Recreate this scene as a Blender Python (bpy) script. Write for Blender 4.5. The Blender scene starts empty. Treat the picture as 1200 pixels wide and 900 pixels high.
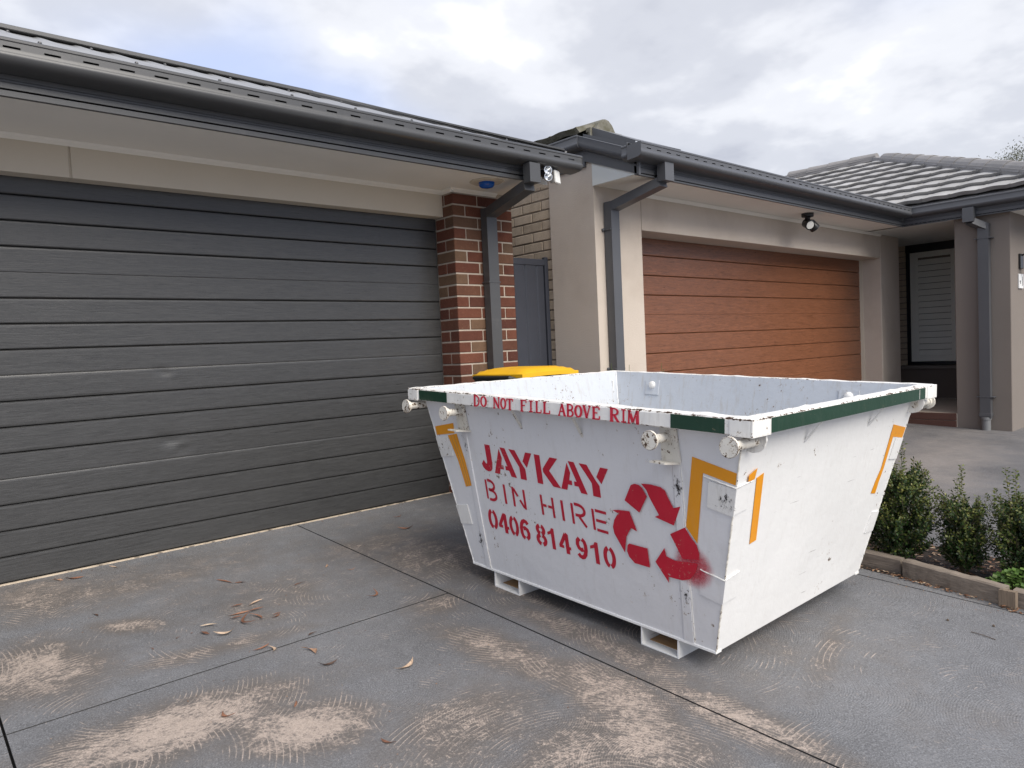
import bpy, bmesh, math, random
from mathutils import Vector, Matrix
from mathutils.geometry import tessellate_polygon
random.seed(7)
C = bpy.data.collections.new('scene'); bpy.context.scene.collection.children.link(C)
S = bpy.context.scene
R = math.radians

# ------------------------------------------------------------------ camera
CAM = Vector((0, 0, 1.1057))
cd = bpy.data.cameras.new('camera'); cam = bpy.data.objects.new('camera', cd)
S.collection.objects.link(cam); S.camera = cam
rx = Vector((0.7504371, -0.65932033, -0.04626959)); ux = Vector((0.06715071, 0.00641295, 0.99772223))
fx = Vector((0.65752182, 0.75183481, -0.04908635))
m = Matrix((rx, ux, -fx)).transposed().to_4x4(); m.translation = CAM; cam.matrix_world = m
cd.sensor_width = 36; cd.lens = 36 * 839.6 / 1200; cd.clip_start = .02; cd.clip_end = 3000

# ------------------------------------------------------------------ light, sky, exposure
S.view_settings.view_transform = 'Standard'; S.view_settings.look = 'None'
S.view_settings.exposure = 0.68; S.view_settings.gamma = 1
S.render.resolution_x = 1024; S.render.resolution_y = 768
SUN_EL, SUN_AZ = 42, 183           # azimuth measured clockwise from +Y: the sun stands behind the camera
sd = bpy.data.lights.new('sun', 'SUN'); sd.energy = 2.6; sd.angle = R(45); sd.color = (1, .94, .86)
sun = bpy.data.objects.new('sun', sd); S.collection.objects.link(sun)
sv = Vector((math.sin(R(SUN_AZ)) * math.cos(R(SUN_EL)), math.cos(R(SUN_AZ)) * math.cos(R(SUN_EL)), math.sin(R(SUN_EL))))
sun.rotation_euler = sv.to_track_quat('Z', 'Y').to_euler(); sun.location = (0, 0, 20)

class NT:
    """tiny helper to write node trees"""
    def __init__(s, tree): s.t = tree; s.t.nodes.clear()
    def n(s, typ, ins=None, **kw):
        d = s.t.nodes.new(typ)
        for k, v in kw.items(): setattr(d, k, v)
        for k, v in (ins or {}).items():
            sock = d.inputs[k]
            if isinstance(v, bpy.types.NodeSocket): s.t.links.new(v, sock)
            else: sock.default_value = v
        return d
    def math(s, op, a, b=0.0, c=None, clamp=False):
        i = {0: a, 1: b}
        if c is not None: i[2] = c
        d = s.n('ShaderNodeMath', i, operation=op); d.use_clamp = clamp
        return d.outputs[0]
    def noise(s, vec, scale, detail=4, rough=.55, dim='3D', dist=0):
        return s.n('ShaderNodeTexNoise', {'Vector': vec, 'Scale': scale, 'Detail': detail, 'Roughness': rough, 'Distortion': dist}, noise_dimensions=dim).outputs[0]
    def ramp(s, fac, stops, interp='LINEAR'):
        d = s.n('ShaderNodeValToRGB', {'Fac': fac}); cr = d.color_ramp; cr.interpolation = interp
        while len(cr.elements) < len(stops): cr.elements.new(.5)
        for e, (p_, c) in zip(cr.elements, stops):
            e.position = p_
            e.color = (*c, 1) if isinstance(c, (tuple, list)) else (c, c, c, 1)
        return d.outputs[0]
    def mix(s, fac, a, b, blend='MIX'):
        d = s.n('ShaderNodeMix', data_type='RGBA', blend_type=blend)
        def put(sock, v):
            if isinstance(v, bpy.types.NodeSocket): s.t.links.new(v, sock)
            elif isinstance(v, (int, float)): sock.default_value = v
            else: sock.default_value = (*v, 1) if len(v) == 3 else v
        put(d.inputs[0], fac); put(d.inputs[6], a); put(d.inputs[7], b)
        return d.outputs[2]
    def scale(s, vec, v):
        return s.n('ShaderNodeMapping', {'Vector': vec, 'Scale': v}).outputs[0]

w = bpy.data.worlds.new('World'); S.world = w; w.use_nodes = True
t = NT(w.node_tree)
sky = t.n('ShaderNodeTexSky', sky_type='NISHITA', sun_disc=False, sun_elevation=R(SUN_EL), sun_rotation=R(SUN_AZ))
co = t.n('ShaderNodeTexCoord').outputs['Generated']
sep = t.n('ShaderNodeSeparateXYZ', {0: co})
zz = t.math('ADD', t.math('ABSOLUTE', sep.outputs[2]), .22)
cv = t.n('ShaderNodeCombineXYZ', {0: t.math('DIVIDE', sep.outputs[0], zz), 1: t.math('DIVIDE', sep.outputs[1], zz), 2: 1.7}).outputs[0]
n1 = t.noise(cv, 1.15, 6, .5, dist=.3); n2 = t.noise(cv, 3.1, 5, .55); n3 = t.noise(cv, .62, 3, .5)
cl = t.math('ADD', t.math('MULTIPLY', n1, .65), t.math('MULTIPLY', n2, .35))
cloud = t.ramp(cl, [(.36, (.45, .465, .53)), (.46, (.59, .605, .66)), (.54, (.75, .76, .80)), (.62, (1.0, 1.0, 1.0))], 'EASE')
cloud = t.mix(t.ramp(n3, [(.45, 0.0), (.58, .8)], 'EASE'), cloud, (.47, .57, .86))
# low above the roofs on the right the cloud layer thickens to pale grey
b1 = t.n('ShaderNodeBackground', {'Color': sky.outputs[0], 'Strength': .1})
b2 = t.n('ShaderNodeBackground', {'Color': cloud, 'Strength': .80})
mx = t.n('ShaderNodeMixShader', {0: .92, 1: b1.outputs[0], 2: b2.outputs[0]})
t.n('ShaderNodeOutputWorld', {0: mx.outputs[0]})

# ------------------------------------------------------------------ object helpers
def link(o): C.objects.link(o); return o
def thing(name, label, cat, loc=(0, 0, 0), group=None, kind=None):
    o = bpy.data.objects.new(name, None); link(o); o.location = loc; o.empty_display_size = .1
    o['label'] = label; o['category'] = cat
    if group: o['group'] = group
    if kind: o['kind'] = kind
    return o
def root_loc(o):
    while o.parent: o = o.parent
    return Vector(o.location)
LOCAL = set()
def finish(name, bm, mat, smooth=False):
    me = bpy.data.meshes.new(name)
    bmesh.ops.recalc_face_normals(bm, faces=bm.faces)
    if smooth:
        for f in bm.faces: f.smooth = True
    bm.to_mesh(me); bm.free(); me.materials.append(mat)
    if smooth:
        try: me.set_sharp_from_angle(angle=R(38))
        except Exception: pass
    return me
def part(name, bm, mat, parent, smooth=False, label=None, kind=None):
    """one mesh object; vertices are given in world metres unless the root is registered as local"""
    top = parent
    while top.parent: top = top.parent
    if top.name not in LOCAL and parent is not None:
        bmesh.ops.translate(bm, verts=bm.verts, vec=-root_loc(parent))
    o = link(bpy.data.objects.new(name, finish(name, bm, mat, smooth))); o.parent = parent
    if label: o['label'] = label
    if kind: o['kind'] = kind
    return o
def single(name, bm, mat, label, cat, loc=(0, 0, 0), group=None, kind=None, smooth=False):
    bmesh.ops.translate(bm, verts=bm.verts, vec=-Vector(loc))
    o = link(bpy.data.objects.new(name, finish(name, bm, mat, smooth))); o.location = loc
    o['label'] = label; o['category'] = cat
    if group: o['group'] = group
    if kind: o['kind'] = kind
    return o
def struct(name, bm, mat, parent=None, smooth=False):
    o = link(bpy.data.objects.new(name, finish(name, bm, mat, smooth))); o.parent = parent
    if parent is None: o['kind'] = 'structure'
    return o
def box(bm, lo, hi, bev=0.0, seg=1):
    (x0, y0, z0), (x1, y1, z1) = lo, hi
    vs = [bm.verts.new(v) for v in ((x0, y0, z0), (x1, y0, z0), (x1, y1, z0), (x0, y1, z0), (x0, y0, z1), (x1, y0, z1), (x1, y1, z1), (x0, y1, z1))]
    fs = [bm.faces.new([vs[i] for i in f]) for f in ((0, 3, 2, 1), (4, 5, 6, 7), (0, 1, 5, 4), (1, 2, 6, 5), (2, 3, 7, 6), (3, 0, 4, 7))]
    if bev:
        es = list({e for f in fs for e in f.edges})
        bmesh.ops.bevel(bm, geom=es, offset=bev, segments=seg, affect='EDGES', profile=.7)
    return vs
def quad(bm, *p): return bm.faces.new([bm.verts.new(q) for q in p])
def hexa(bm, p):
    """8 corner points: bottom loop then top loop"""
    vs = [bm.verts.new(q) for q in p]
    for f in ((0, 3, 2, 1), (4, 5, 6, 7), (0, 1, 5, 4), (1, 2, 6, 5), (2, 3, 7, 6), (3, 0, 4, 7)): bm.faces.new([vs[i] for i in f])
def slabf(bm, poly, n, th):
    """a flat polygon given thickness th along n"""
    n = Vector(n).normalized() * th
    a = [bm.verts.new(Vector(q)) for q in poly]; b = [bm.verts.new(Vector(q) + n) for q in poly]
    bm.faces.new(a[::-1]); bm.faces.new(b)
    for i in range(len(poly)):
        j = (i + 1) % len(poly); bm.faces.new((a[i], a[j], b[j], b[i]))
def tube(bm, pts, r, seg=10, cap=True):
    pts = [Vector(q) for q in pts]; rings = []
    rr = r if isinstance(r, (list, tuple)) else [r] * len(pts)
    up = Vector((0, 0, 1))
    for i, q in enumerate(pts):
        d = (pts[min(i + 1, len(pts) - 1)] - pts[max(i - 1, 0)]).normalized()
        a = d.cross(up if abs(d.z) < .95 else Vector((1, 0, 0))).normalized(); b = d.cross(a)
        rings.append([bm.verts.new(q + (a * math.cos(k * 2 * math.pi / seg) + b * math.sin(k * 2 * math.pi / seg)) * rr[i]) for k in range(seg)])
    for A, B in zip(rings, rings[1:]):
        for k in range(seg): bm.faces.new((A[k], A[(k + 1) % seg], B[(k + 1) % seg], B[k]))
    if cap: bm.faces.new(rings[0][::-1]); bm.faces.new(rings[-1])
def sweep(bm, prof, p0, p1, out, closed=True):
    """profile of (outward offset, z) swept from p0 to p1; out is the horizontal direction of positive offsets"""
    p0, p1, out = Vector(p0), Vector(p1), Vector(out)
    A = [bm.verts.new(p0 + out * o + Vector((0, 0, z))) for o, z in prof]
    B = [bm.verts.new(p1 + out * o + Vector((0, 0, z))) for o, z in prof]
    n = len(prof)
    for i in range(n if closed else n - 1):
        j = (i + 1) % n; bm.faces.new((A[i], A[j], B[j], B[i]))
    if closed:
        bm.faces.new(A[::-1]); bm.faces.new(B)
def rectpipe(bm, pts, wx, wy):
    """rectangular pipe through points; section wx by wy, mitred at the bends"""
    pts = [Vector(q) for q in pts]; X = wx / 2; rings = []
    for i, q in enumerate(pts):
        d0 = (q - pts[i - 1]).normalized() if i else None
        d1 = (pts[i + 1] - q).normalized() if i < len(pts) - 1 else None
        rings.append((q, d0, d1))
    side = wx  # side vector supplied as Vector
    out = []
    for q, d0, d1 in rings:
        s = Vector(side); h = wy
        if d0 is None: nrm = s.cross(d1).normalized() * (h / 2)
        elif d1 is None: nrm = s.cross(d0).normalized() * (h / 2)
        else:
            na = s.cross(d0).normalized(); nb = s.cross(d1).normalized(); k = (na + nb).normalized()
            nrm = k * (h / 2 / max(.3, k.dot(na)))
        out.append([bm.verts.new(q + s * a + nrm * b) for a, b in ((-.5, -1), (.5, -1), (.5, 1), (-.5, 1))])
    for A, B in zip(out, out[1:]):
        for k in range(4): bm.faces.new((A[k], A[(k + 1) % 4], B[(k + 1) % 4], B[k]))
    bm.faces.new(out[0][::-1]); bm.faces.new(out[-1])
def lathe(bm, c, axis, prof, seg=20):
    """prof: (distance along axis, radius)"""
    c = Vector(c); axis = Vector(axis).normalized()
    a = axis.cross(Vector((0, 0, 1)) if abs(axis.z) < .9 else Vector((1, 0, 0))).normalized(); b = axis.cross(a); rings = []
    for d, r in prof:
        rings.append([bm.verts.new(c + axis * d + (a * math.cos(k * 2 * math.pi / seg) + b * math.sin(k * 2 * math.pi / seg)) * max(r, 1e-4)) for k in range(seg)])
    for A, B in zip(rings, rings[1:]):
        for k in range(seg): bm.faces.new((A[k], A[(k + 1) % seg], B[(k + 1) % seg], B[k]))
    bm.faces.new(rings[0][::-1]); bm.faces.new(rings[-1])
NB = bmesh.new

# ------------------------------------------------------------------ materials
def mat(name, col, rough=.6, var=.12, vscale=3.0, fine=0.0, fscale=120, bump=0.0, bscale=60, metal=0.0, stretch=(1, 1, 1), spec=.5, dirt=None, dscale=1.5, dthr=(.5, .75)):
    mt = bpy.data.materials.new(name); mt.use_nodes = True; t = NT(mt.node_tree)
    pos = t.n('ShaderNodeNewGeometry').outputs['Position']
    v = t.scale(pos, stretch)
    n = t.noise(v, vscale, 5, .6)
    f = t.math('ADD', t.math('MULTIPLY', t.math('SUBTRACT', n, .5), var * 3), 1)
    if fine:
        f = t.math('MULTIPLY', f, t.math('ADD', t.math('MULTIPLY', t.math('SUBTRACT', t.noise(v, fscale, 3, .7), .5), fine * 3), 1))
    base = t.mix(1, col, t.n('ShaderNodeCombineXYZ', {0: f, 1: f, 2: f}).outputs[0], 'MULTIPLY')
    if dirt:
        dm = t.ramp(t.noise(pos, dscale, 7, .65), [(dthr[0], 0.0), (dthr[1], 1.0)])
        base = t.mix(dm, base, dirt)
    ins = {'Base Color': base, 'Roughness': rough, 'Metallic': metal, 'Specular IOR Level': spec}
    if bump:
        bn = t.noise(v, bscale, 4, .65)
        ins['Normal'] = t.n('ShaderNodeBump', {'Strength': bump, 'Distance': .01, 'Height': bn}).outputs[0]
    bs = t.n('ShaderNodeBsdfPrincipled', ins)
    t.n('ShaderNodeOutputMaterial', {0: bs.outputs[0]})
    return mt

M = {}
M['render_pale'] = mat('render_pale', (.56, .49, .42), .9, .08, 1.2, .06, 260, .5, 220, dirt=(.44, .37, .31), dscale=1.3, dthr=(.48, .85))
M['render_taupe'] = mat('render_taupe', (.195, .168, .147), .9, .07, 1.2, .05, 260, .35, 260)
M['render_grey'] = mat('render_grey', (.33, .285, .25), .9, .06, 1.2, .05, 260, .35, 260)
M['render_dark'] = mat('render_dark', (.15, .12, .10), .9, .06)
M['header_paint'] = mat('header_paint', (.58, .52, .43), .75, .05, 1.5, .02, 200, .1, 200)
M['soffit'] = mat('soffit', (.84, .81, .75), .8, .04, 2)
M['trim_white'] = mat('trim_white', (.82, .79, .73), .6, .04)
M['trim_grey'] = mat('trim_grey', (.62, .64, .62), .6, .04)
M['steel_dark'] = mat('steel_dark', (.066, .067, .069), .33, .10, 6, .04, 200, .0, 60, .0, (.3, 1, 1), .5, (.12, .118, .112), 5, (.58, .9))
M['steel_mid'] = mat('steel_mid', (.082, .085, .093), .4, .08, 6, .03, 200, .0)
M['roof_metal'] = mat('roof_metal', (.36, .36, .36), .36, .08, 4, .05, 90, .0, 60, .7)
M['gate_steel'] = mat('gate_steel', (.042, .046, .06), .42, .1, 5)
M['mortar_pale'] = mat('mortar_pale', (.42, .36, .30), .95, .15, 20, .15, 300, .6, 200)
M['mortar_dark'] = mat('mortar_dark', (.20, .165, .13), .95, .15, 20)
M['rubber'] = mat('rubber', (.015, .015, .016), .6, .1)
M['cream_strip'] = mat('cream_strip', (.50, .42, .32), .9, .2, 25, .2, 200, .3, 80, dirt=(.12, .10, .08), dscale=12, dthr=(.5, .6))
M['black_plastic'] = mat('black_plastic', (.012, .012, .013), .35, .1)
M['bin_body'] = mat('bin_body', (.012, .014, .014), .5, .15, 8)
M['bin_lid'] = mat('bin_lid', (.78, .43, .012), .38, .07, 6, .03, 150, .05, 90, dirt=(.45, .26, .03), dscale=9, dthr=(.62, .8))
M['white_plastic'] = mat('white_plastic', (.78, .78, .76), .35, .04)
M['chrome'] = mat('chrome', (.65, .66, .66), .18, .1, 8, metal=.9)
M['lens'] = mat('lens', (.72, .72, .68), .25, .03)
M['glass_dark'] = mat('glass_dark', (.02, .022, .024), .08, .05)
M['blue_plastic'] = mat('blue_plastic', (.005, .09, .42), .2, .1, 20)
M['timber_shutter'] = mat('timber_shutter', (.84, .81, .72), .5, .04)
M['window_frame'] = mat('window_frame', (.014, .015, .017), .4, .1)
M['porch_tile'] = mat('porch_tile', (.50, .44, .37), .6, .08, 5)
M['riser'] = mat('riser', (.085, .038, .028), .7, .15, 9, .1, 120, .2, 60)
M['pvc'] = mat('pvc', (.17, .175, .18), .5, .06)
M['soil'] = mat('soil', (.030, .022, .017), 1, .35, 14, .4, 120, 1, 60)
M['dirt'] = mat('dirt', (.12, .105, .09), 1, .25, 3, .2, 90, .5, 60)
M['bark'] = mat('bark', (.10, .075, .055), .95, .2, 20, .2, 100, .5, 60)
M['stem'] = mat('stem', (.10, .085, .05), .9, .2, 20)
M['weed'] = mat('weed', (.09, .12, .035), .6, .2, 20)

def wood_grain(name, col, lo=.75, hi=1.25, rough=.45, bumps=.35):
    """pressed steel door skin with an embossed wood grain running along X"""
    mt = bpy.data.materials.new(name); mt.use_nodes = True; t = NT(mt.node_tree)
    pos = t.n('ShaderNodeNewGeometry').outputs['Position']
    rnd = t.n('ShaderNodeObjectInfo').outputs['Random']
    sh = t.n('ShaderNodeVectorMath', {0: pos, 1: t.n('ShaderNodeCombineXYZ', {0: t.math('MULTIPLY', rnd, 37.0), 1: 0.0, 2: t.math('MULTIPLY', rnd, 11.0)}).outputs[0]}, operation='ADD').outputs[0]
    a = t.noise(t.scale(sh, (1.3, 1, 26)), 5, 5, .62, dist=1.2)
    b = t.noise(t.scale(sh, (6, 1, 110)), 5, 3, .6)
    h = t.math('ADD', t.math('MULTIPLY', a, .65), t.math('MULTIPLY', b, .35))
    big = t.noise(pos, .9, 4, .6)
    c1 = tuple(x * lo for x in col); c2 = tuple(min(1, x * hi) for x in col)
    base = t.mix(t.ramp(h, [(.36, 0.0), (.64, 1.0)]), c1, c2)
    base = t.mix(t.ramp(big, [(.4, 0.0), (.75, .35)]), base, tuple(min(1, x * 1.2 + .004) for x in col))
    bs = t.n('ShaderNodeBsdfPrincipled', {'Base Color': base, 'Roughness': t.ramp(h, [(.3, rough - .08), (.7, rough + .1)]), 'Specular IOR Level': .5,
             'Normal': t.n('ShaderNodeBump', {'Strength': bumps, 'Distance': .003, 'Height': h}).outputs[0]})
    t.n('ShaderNodeOutputMaterial', {0: bs.outputs[0]}); return mt
M['door_charcoal'] = wood_grain('door_charcoal', (.046, .0465, .0472), .72, 1.32, .33, .35)
M['door_brown'] = wood_grain('door_brown', (.165, .066, .033), .55, 1.6, .32, .6)

def brick_mat(name, stops, speck, bump=.8):
    mt = bpy.data.materials.new(name); mt.use_nodes = True; t = NT(mt.node_tree)
    pos = t.n('ShaderNodeNewGeometry').outputs['Position']; rnd = t.n('ShaderNodeObjectInfo').outputs['Random']
    base = t.ramp(rnd, stops)
    n = t.noise(pos, 70, 5, .7); n2 = t.noise(pos, 14, 4, .6)
    base = t.mix(t.ramp(n2, [(.35, 0.0), (.7, .5)]), base, t.mix(1, base, (.62, .6, .6), 'MULTIPLY'))
    base = t.mix(t.ramp(n, [(.60, 0.0), (.70, .7)]), base, speck)
    base = t.mix(t.ramp(t.noise(pos, 130, 3, .6), [(.30, .6), (.38, 0.0)]), base, (.03, .02, .018))
    bs = t.n('ShaderNodeBsdfPrincipled', {'Base Color': base, 'Roughness': .92, 'Specular IOR Level': .3,
             'Normal': t.n('ShaderNodeBump', {'Strength': bump, 'Distance': .006, 'Height': n}).outputs[0]})
    t.n('ShaderNodeOutputMaterial', {0: bs.outputs[0]}); return mt
M['brick_red'] = brick_mat('brick_red', [(0, (.115, .040, .026)), (.25, (.155, .058, .036)), (.5, (.090, .032, .023)), (.7, (.150, .070, .043)), (.84, (.125, .080, .054)), (1, (.16, .095, .058))], (.24, .16, .10))
M['brick_cream'] = brick_mat('brick_cream', [(0, (.50, .41, .30)), (.5, (.57, .47, .36)), (1, (.44, .36, .27))], (.42, .34, .25), .4)

def tile_mat(name, col, moss=0.0):
    mt = bpy.data.materials.new(name); mt.use_nodes = True; t = NT(mt.node_tree)
    pos = t.n('ShaderNodeNewGeometry').outputs['Position']; rnd = t.n('ShaderNodeObjectInfo').outputs['Random']
    k = t.math('ADD', t.math('MULTIPLY', rnd, .3), .85)
    base = t.mix(1, col, t.n('ShaderNodeCombineXYZ', {0: k, 1: k, 2: k}).outputs[0], 'MULTIPLY')
    base = t.mix(t.ramp(t.noise(pos, 3, 6, .65), [(.45, 0.0), (.75, .55)]), base, (.16, .155, .145))
    if moss: base = t.mix(t.ramp(t.noise(pos, 11, 6, .7), [(.5 - moss * .2, 0.0), (.62, .85)]), base, (.085, .08, .045))
    n = t.noise(pos, 150, 4, .7)
    bs = t.n('ShaderNodeBsdfPrincipled', {'Base Color': base, 'Roughness': .7, 'Specular IOR Level': .4,
             'Normal': t.n('ShaderNodeBump', {'Strength': .4, 'Distance': .006, 'Height': n}).outputs[0]})
    t.n('ShaderNodeOutputMaterial', {0: bs.outputs[0]}); return mt
M['tile'] = tile_mat('tile', (.36, .355, .35))
M['tile_cap'] = tile_mat('tile_cap', (.25, .24, .235))
M['tile_moss'] = tile_mat('tile_moss', (.24, .23, .2), 1.0)

def paint_mat(name, col, rough=.42, chips=.5, grime=.5, rust=(.07, .032, .016), chipscale=26, edge=None):
    """old enamel on steel: uneven, scratched, chipped to rusty metal, streaked with grime"""
    mt = bpy.data.materials.new(name); mt.use_nodes = True; t = NT(mt.node_tree)
    pos = t.n('ShaderNodeTexCoord').outputs['Object']
    big = t.noise(pos, 2.2, 5, .6); streak = t.noise(t.scale(pos, (9, 9, .9)), 4, 6, .7); fine = t.noise(pos, 90, 5, .7)
    base = t.mix(t.ramp(big, [(.3, 0.0), (.75, .5)]), col, tuple(x * .86 for x in col))
    base = t.mix(t.ramp(streak, [(.52, 0.0), (.8, grime)]), base, (.40, .36, .30))
    base = t.mix(t.ramp(fine, [(.6, 0.0), (.8, grime * .45)]), base, (.30, .27, .23))
    cn = t.math('ADD', t.math('MULTIPLY', t.noise(pos, chipscale, 7, .75), .75), t.math('MULTIPLY', t.noise(pos, 3.3, 3, .5), .25))
    thr = .655 - chips * .125
    if edge:
        zc = t.n('ShaderNodeSeparateXYZ', {0: pos}).outputs[2]
        for ez, ew, ea_ in edge:
            m_ = t.math('SUBTRACT', 1.0, t.math('DIVIDE', t.math('ABSOLUTE', t.math('SUBTRACT', zc, ez)), ew), clamp=True)
            cn = t.math('ADD', cn, t.math('MULTIPLY', m_, ea_))
    chip = t.ramp(cn, [(thr, 0.0), (thr + .012, 1.0)])
    rim = t.ramp(cn, [(thr - .02, 0.0), (thr, .6)])
    base = t.mix(rim, base, (.45, .33, .2)); 
    rcol = t.mix(t.noise(pos, 60, 4, .7), rust, tuple(x * .35 for x in rust))
    base = t.mix(chip, base, rcol)
    rot = t.n('ShaderNodeMapping', {'Vector': pos, 'Rotation': (.5, .9, .4), 'Scale': (4, 70, 70)}).outputs[0]
    sc_ = t.math('MULTIPLY', t.ramp(t.noise(rot, 1.3, 3, .5), [(.70, 0.0), (.73, .6)]), t.ramp(t.noise(pos, 4, 3, .5), [(.52, 0.0), (.58, 1.0)]))
    base = t.mix(sc_, base, (.16, .15, .14))
    h = t.math('SUBTRACT', t.math('MULTIPLY', t.noise(pos, 9, 4, .6), .6), t.math('MULTIPLY', chip, .12))
    bs = t.n('ShaderNodeBsdfPrincipled', {'Base Color': base, 'Roughness': t.math('ADD', t.math('MULTIPLY', chip, .35), rough), 'Specular IOR Level': .45,
             'Normal': t.n('ShaderNodeBump', {'Strength': .5, 'Distance': .012, 'Height': h}).outputs[0]})
    t.n('ShaderNodeOutputMaterial', {0: bs.outputs[0]}); return mt
M['bin_white'] = paint_mat('bin_white', (.80, .80, .79), .42, .06, .14)
M['bin_text_side'] = paint_mat('bin_text_side', (.74, .74, .75), .42, .16, .22)
M['bin_inside'] = paint_mat('bin_inside', (.55, .58, .62), .55, .30, .8, chipscale=46)
M['bin_rim'] = paint_mat('bin_rim', (.80, .79, .76),   .45, .34, .5, chipscale=42, edge=((.9840, .005, .125), (.932, .004, .08)))
M['bin_iron'] = paint_mat('bin_iron', (.72, .69, .62), .55, .84, .7, chipscale=46)
M['bin_rust'] = paint_mat('bin_rust', (.42, .25, .12), .8, .6, .5)
M['rust_dark'] = mat('rust_dark', (.075, .035, .018), .9, .3, 60, .3, 200)
M['green_paint'] = paint_mat('green_paint', (.007, .040, .021), .4, .22, .05, (.55, .55, .52), chipscale=40)
M['amber'] = paint_mat('amber', (.78, .31, .012), .4, .12, .1, (.25, .12, .04))
M['red_paint'] = paint_mat('red_paint', (.52, .007, .030), .5, .22, .04, (.72, .66, .66), chipscale=60)
M['letter_paint'] = paint_mat('letter_paint', (.50, .008, .032), .5, .15, .04, (.7, .6, .6), chipscale=60)
M['rim_letter'] = paint_mat('rim_letter', (.58, .020, .050), .5, .28, .04, (.70, .64, .62), chipscale=70)

def ground_mat(name, blobs, coat=(.158, .160, .168), under=(.56, .46, .39), swirl=1.0, tint=(.128, .112, .100), shift=(0, 0, 0)):  # default tint: brown staining, darkened to paint in eave shade by the door
    """spray coated concrete: grey skin trowelled in fans, worn to pinkish cement in patches"""
    mt = bpy.data.materials.new(name); mt.use_nodes = True; t = NT(mt.node_tree)
    P0 = t.n('ShaderNodeNewGeometry').outputs['Position']
    P = t.n('ShaderNodeVectorMath', {0: P0, 1: shift}, operation='ADD').outputs[0]
    wob = t.n('ShaderNodeTexNoise', {'Vector': P, 'Scale': .9, 'Detail': 0}).outputs['Color']
    wp = t.n('ShaderNodeVectorMath', {0: P, 1: t.n('ShaderNodeVectorMath', {0: wob, 1: (.30, .30, 0)}, operation='MULTIPLY').outputs[0]}, operation='ADD').outputs[0]
    def fans(sc, freq, off):
        q = t.n('ShaderNodeVectorMath', {0: wp, 1: off}, operation='ADD').outputs[0]
        d = t.n('ShaderNodeTexVoronoi', {'Vector': q, 'Scale': sc, 'Randomness': 1.0}, voronoi_dimensions='2D').outputs['Distance']
        j = t.math('MULTIPLY', t.noise(q, 9, 3, .6), .45)
        return t.math('SINE', t.math('ADD', t.math('MULTIPLY', d, freq / sc), t.math('MULTIPLY', j, 3.0)))
    ring = t.math('MULTIPLY', t.math('ADD', fans(1.7, 760, (0, 0, 0)), 1), .5)
    ring2 = t.math('MULTIPLY', t.math('ADD', fans(1.0, 330, (3.3, 1.7, 0)), 1), .5)
    brk = t.noise(P, 9, 4, .7); fine = t.noise(P, 75, 5, .75); vfine = t.noise(P, 190, 4, .8); big = t.noise(P, 1.4, 5, .6); mid = t.noise(P, 5, 5, .65)
    area = None
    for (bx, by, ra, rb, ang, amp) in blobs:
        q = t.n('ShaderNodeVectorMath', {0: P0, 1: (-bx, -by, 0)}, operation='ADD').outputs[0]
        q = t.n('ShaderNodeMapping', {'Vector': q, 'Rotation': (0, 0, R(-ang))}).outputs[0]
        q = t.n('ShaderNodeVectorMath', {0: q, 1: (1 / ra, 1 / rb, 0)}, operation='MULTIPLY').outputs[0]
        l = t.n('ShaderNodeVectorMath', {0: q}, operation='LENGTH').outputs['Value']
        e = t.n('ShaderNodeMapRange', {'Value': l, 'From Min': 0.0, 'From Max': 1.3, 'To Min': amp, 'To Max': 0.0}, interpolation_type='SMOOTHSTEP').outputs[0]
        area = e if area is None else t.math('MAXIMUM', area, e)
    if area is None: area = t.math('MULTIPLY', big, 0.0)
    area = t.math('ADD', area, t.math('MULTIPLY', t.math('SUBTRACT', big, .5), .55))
    # threshold field: wear survives in the trowel ridges and breaks up at its edges
    rag = t.noise(t.n('ShaderNodeVectorMath', {0: P, 1: wob}, operation='ADD').outputs[0], 16, 8, .78, dist=.6)
    fanmask = t.ramp(t.noise(P, 2.3, 3, .5), [(.42, 0.0), (.60, 1.0)])
    rg = t.math('MULTIPLY', t.math('SUBTRACT', ring, .5), t.math('MULTIPLY', fanmask, .06 * swirl))
    rg2 = t.math('MULTIPLY', t.math('SUBTRACT', ring2, .5), .035 * swirl)
    f = t.math('ADD', t.math('MULTIPLY', area, .56), t.math('ADD', rg, rg2))
    f = t.math('ADD', f, t.math('MULTIPLY', t.math('SUBTRACT', rag, .5), 1.35)); f = t.math('ADD', f, t.math('ADD', t.math('MULTIPLY', t.math('SUBTRACT', fine, .5), .95), t.math('MULTIPLY', t.math('SUBTRACT', t.noise(P, 38, 6, .8, dist=1.5), .5), .85))); f = t.math('ADD', f, t.math('MULTIPLY', t.math('SUBTRACT', mid, .5), .35))
    worn = t.ramp(f, [(.28, 0.0), (.40, .26), (.55, .70)])
    # thin pale scratches left by the trowel away from the patches
    scr = t.math('MULTIPLY', t.ramp(ring2, [(.88, 0.0), (.97, 1.0)]), t.ramp(t.math('ADD', brk, t.math('MULTIPLY', area, .25)), [(.58, 0.0), (.70, .6)]))
    worn = t.math('MAXIMUM', worn, t.math('MULTIPLY', scr, swirl))
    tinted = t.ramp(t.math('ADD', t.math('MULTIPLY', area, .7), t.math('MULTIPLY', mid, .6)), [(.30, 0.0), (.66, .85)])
    g = t.mix(t.ramp(big, [(.3, 0.0), (.7, 1.0)]), tuple(x * .74 for x in coat), tuple(x * 1.2 for x in coat))
    g = t.mix(t.ramp(vfine, [(.34, .85), (.48, 0.0)]), g, tuple(x * .38 for x in coat))
    g = t.mix(t.ramp(vfine, [(.52, 0.0), (.66, .75)]), g, tuple(x * 2.0 for x in coat))
    g = t.mix(t.ramp(t.noise(P, 7, 6, .75), [(.50, 0.0), (.72, .5)]), g, tuple(x * 1.45 for x in coat))
    g = t.mix(tinted, g, tint)
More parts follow.
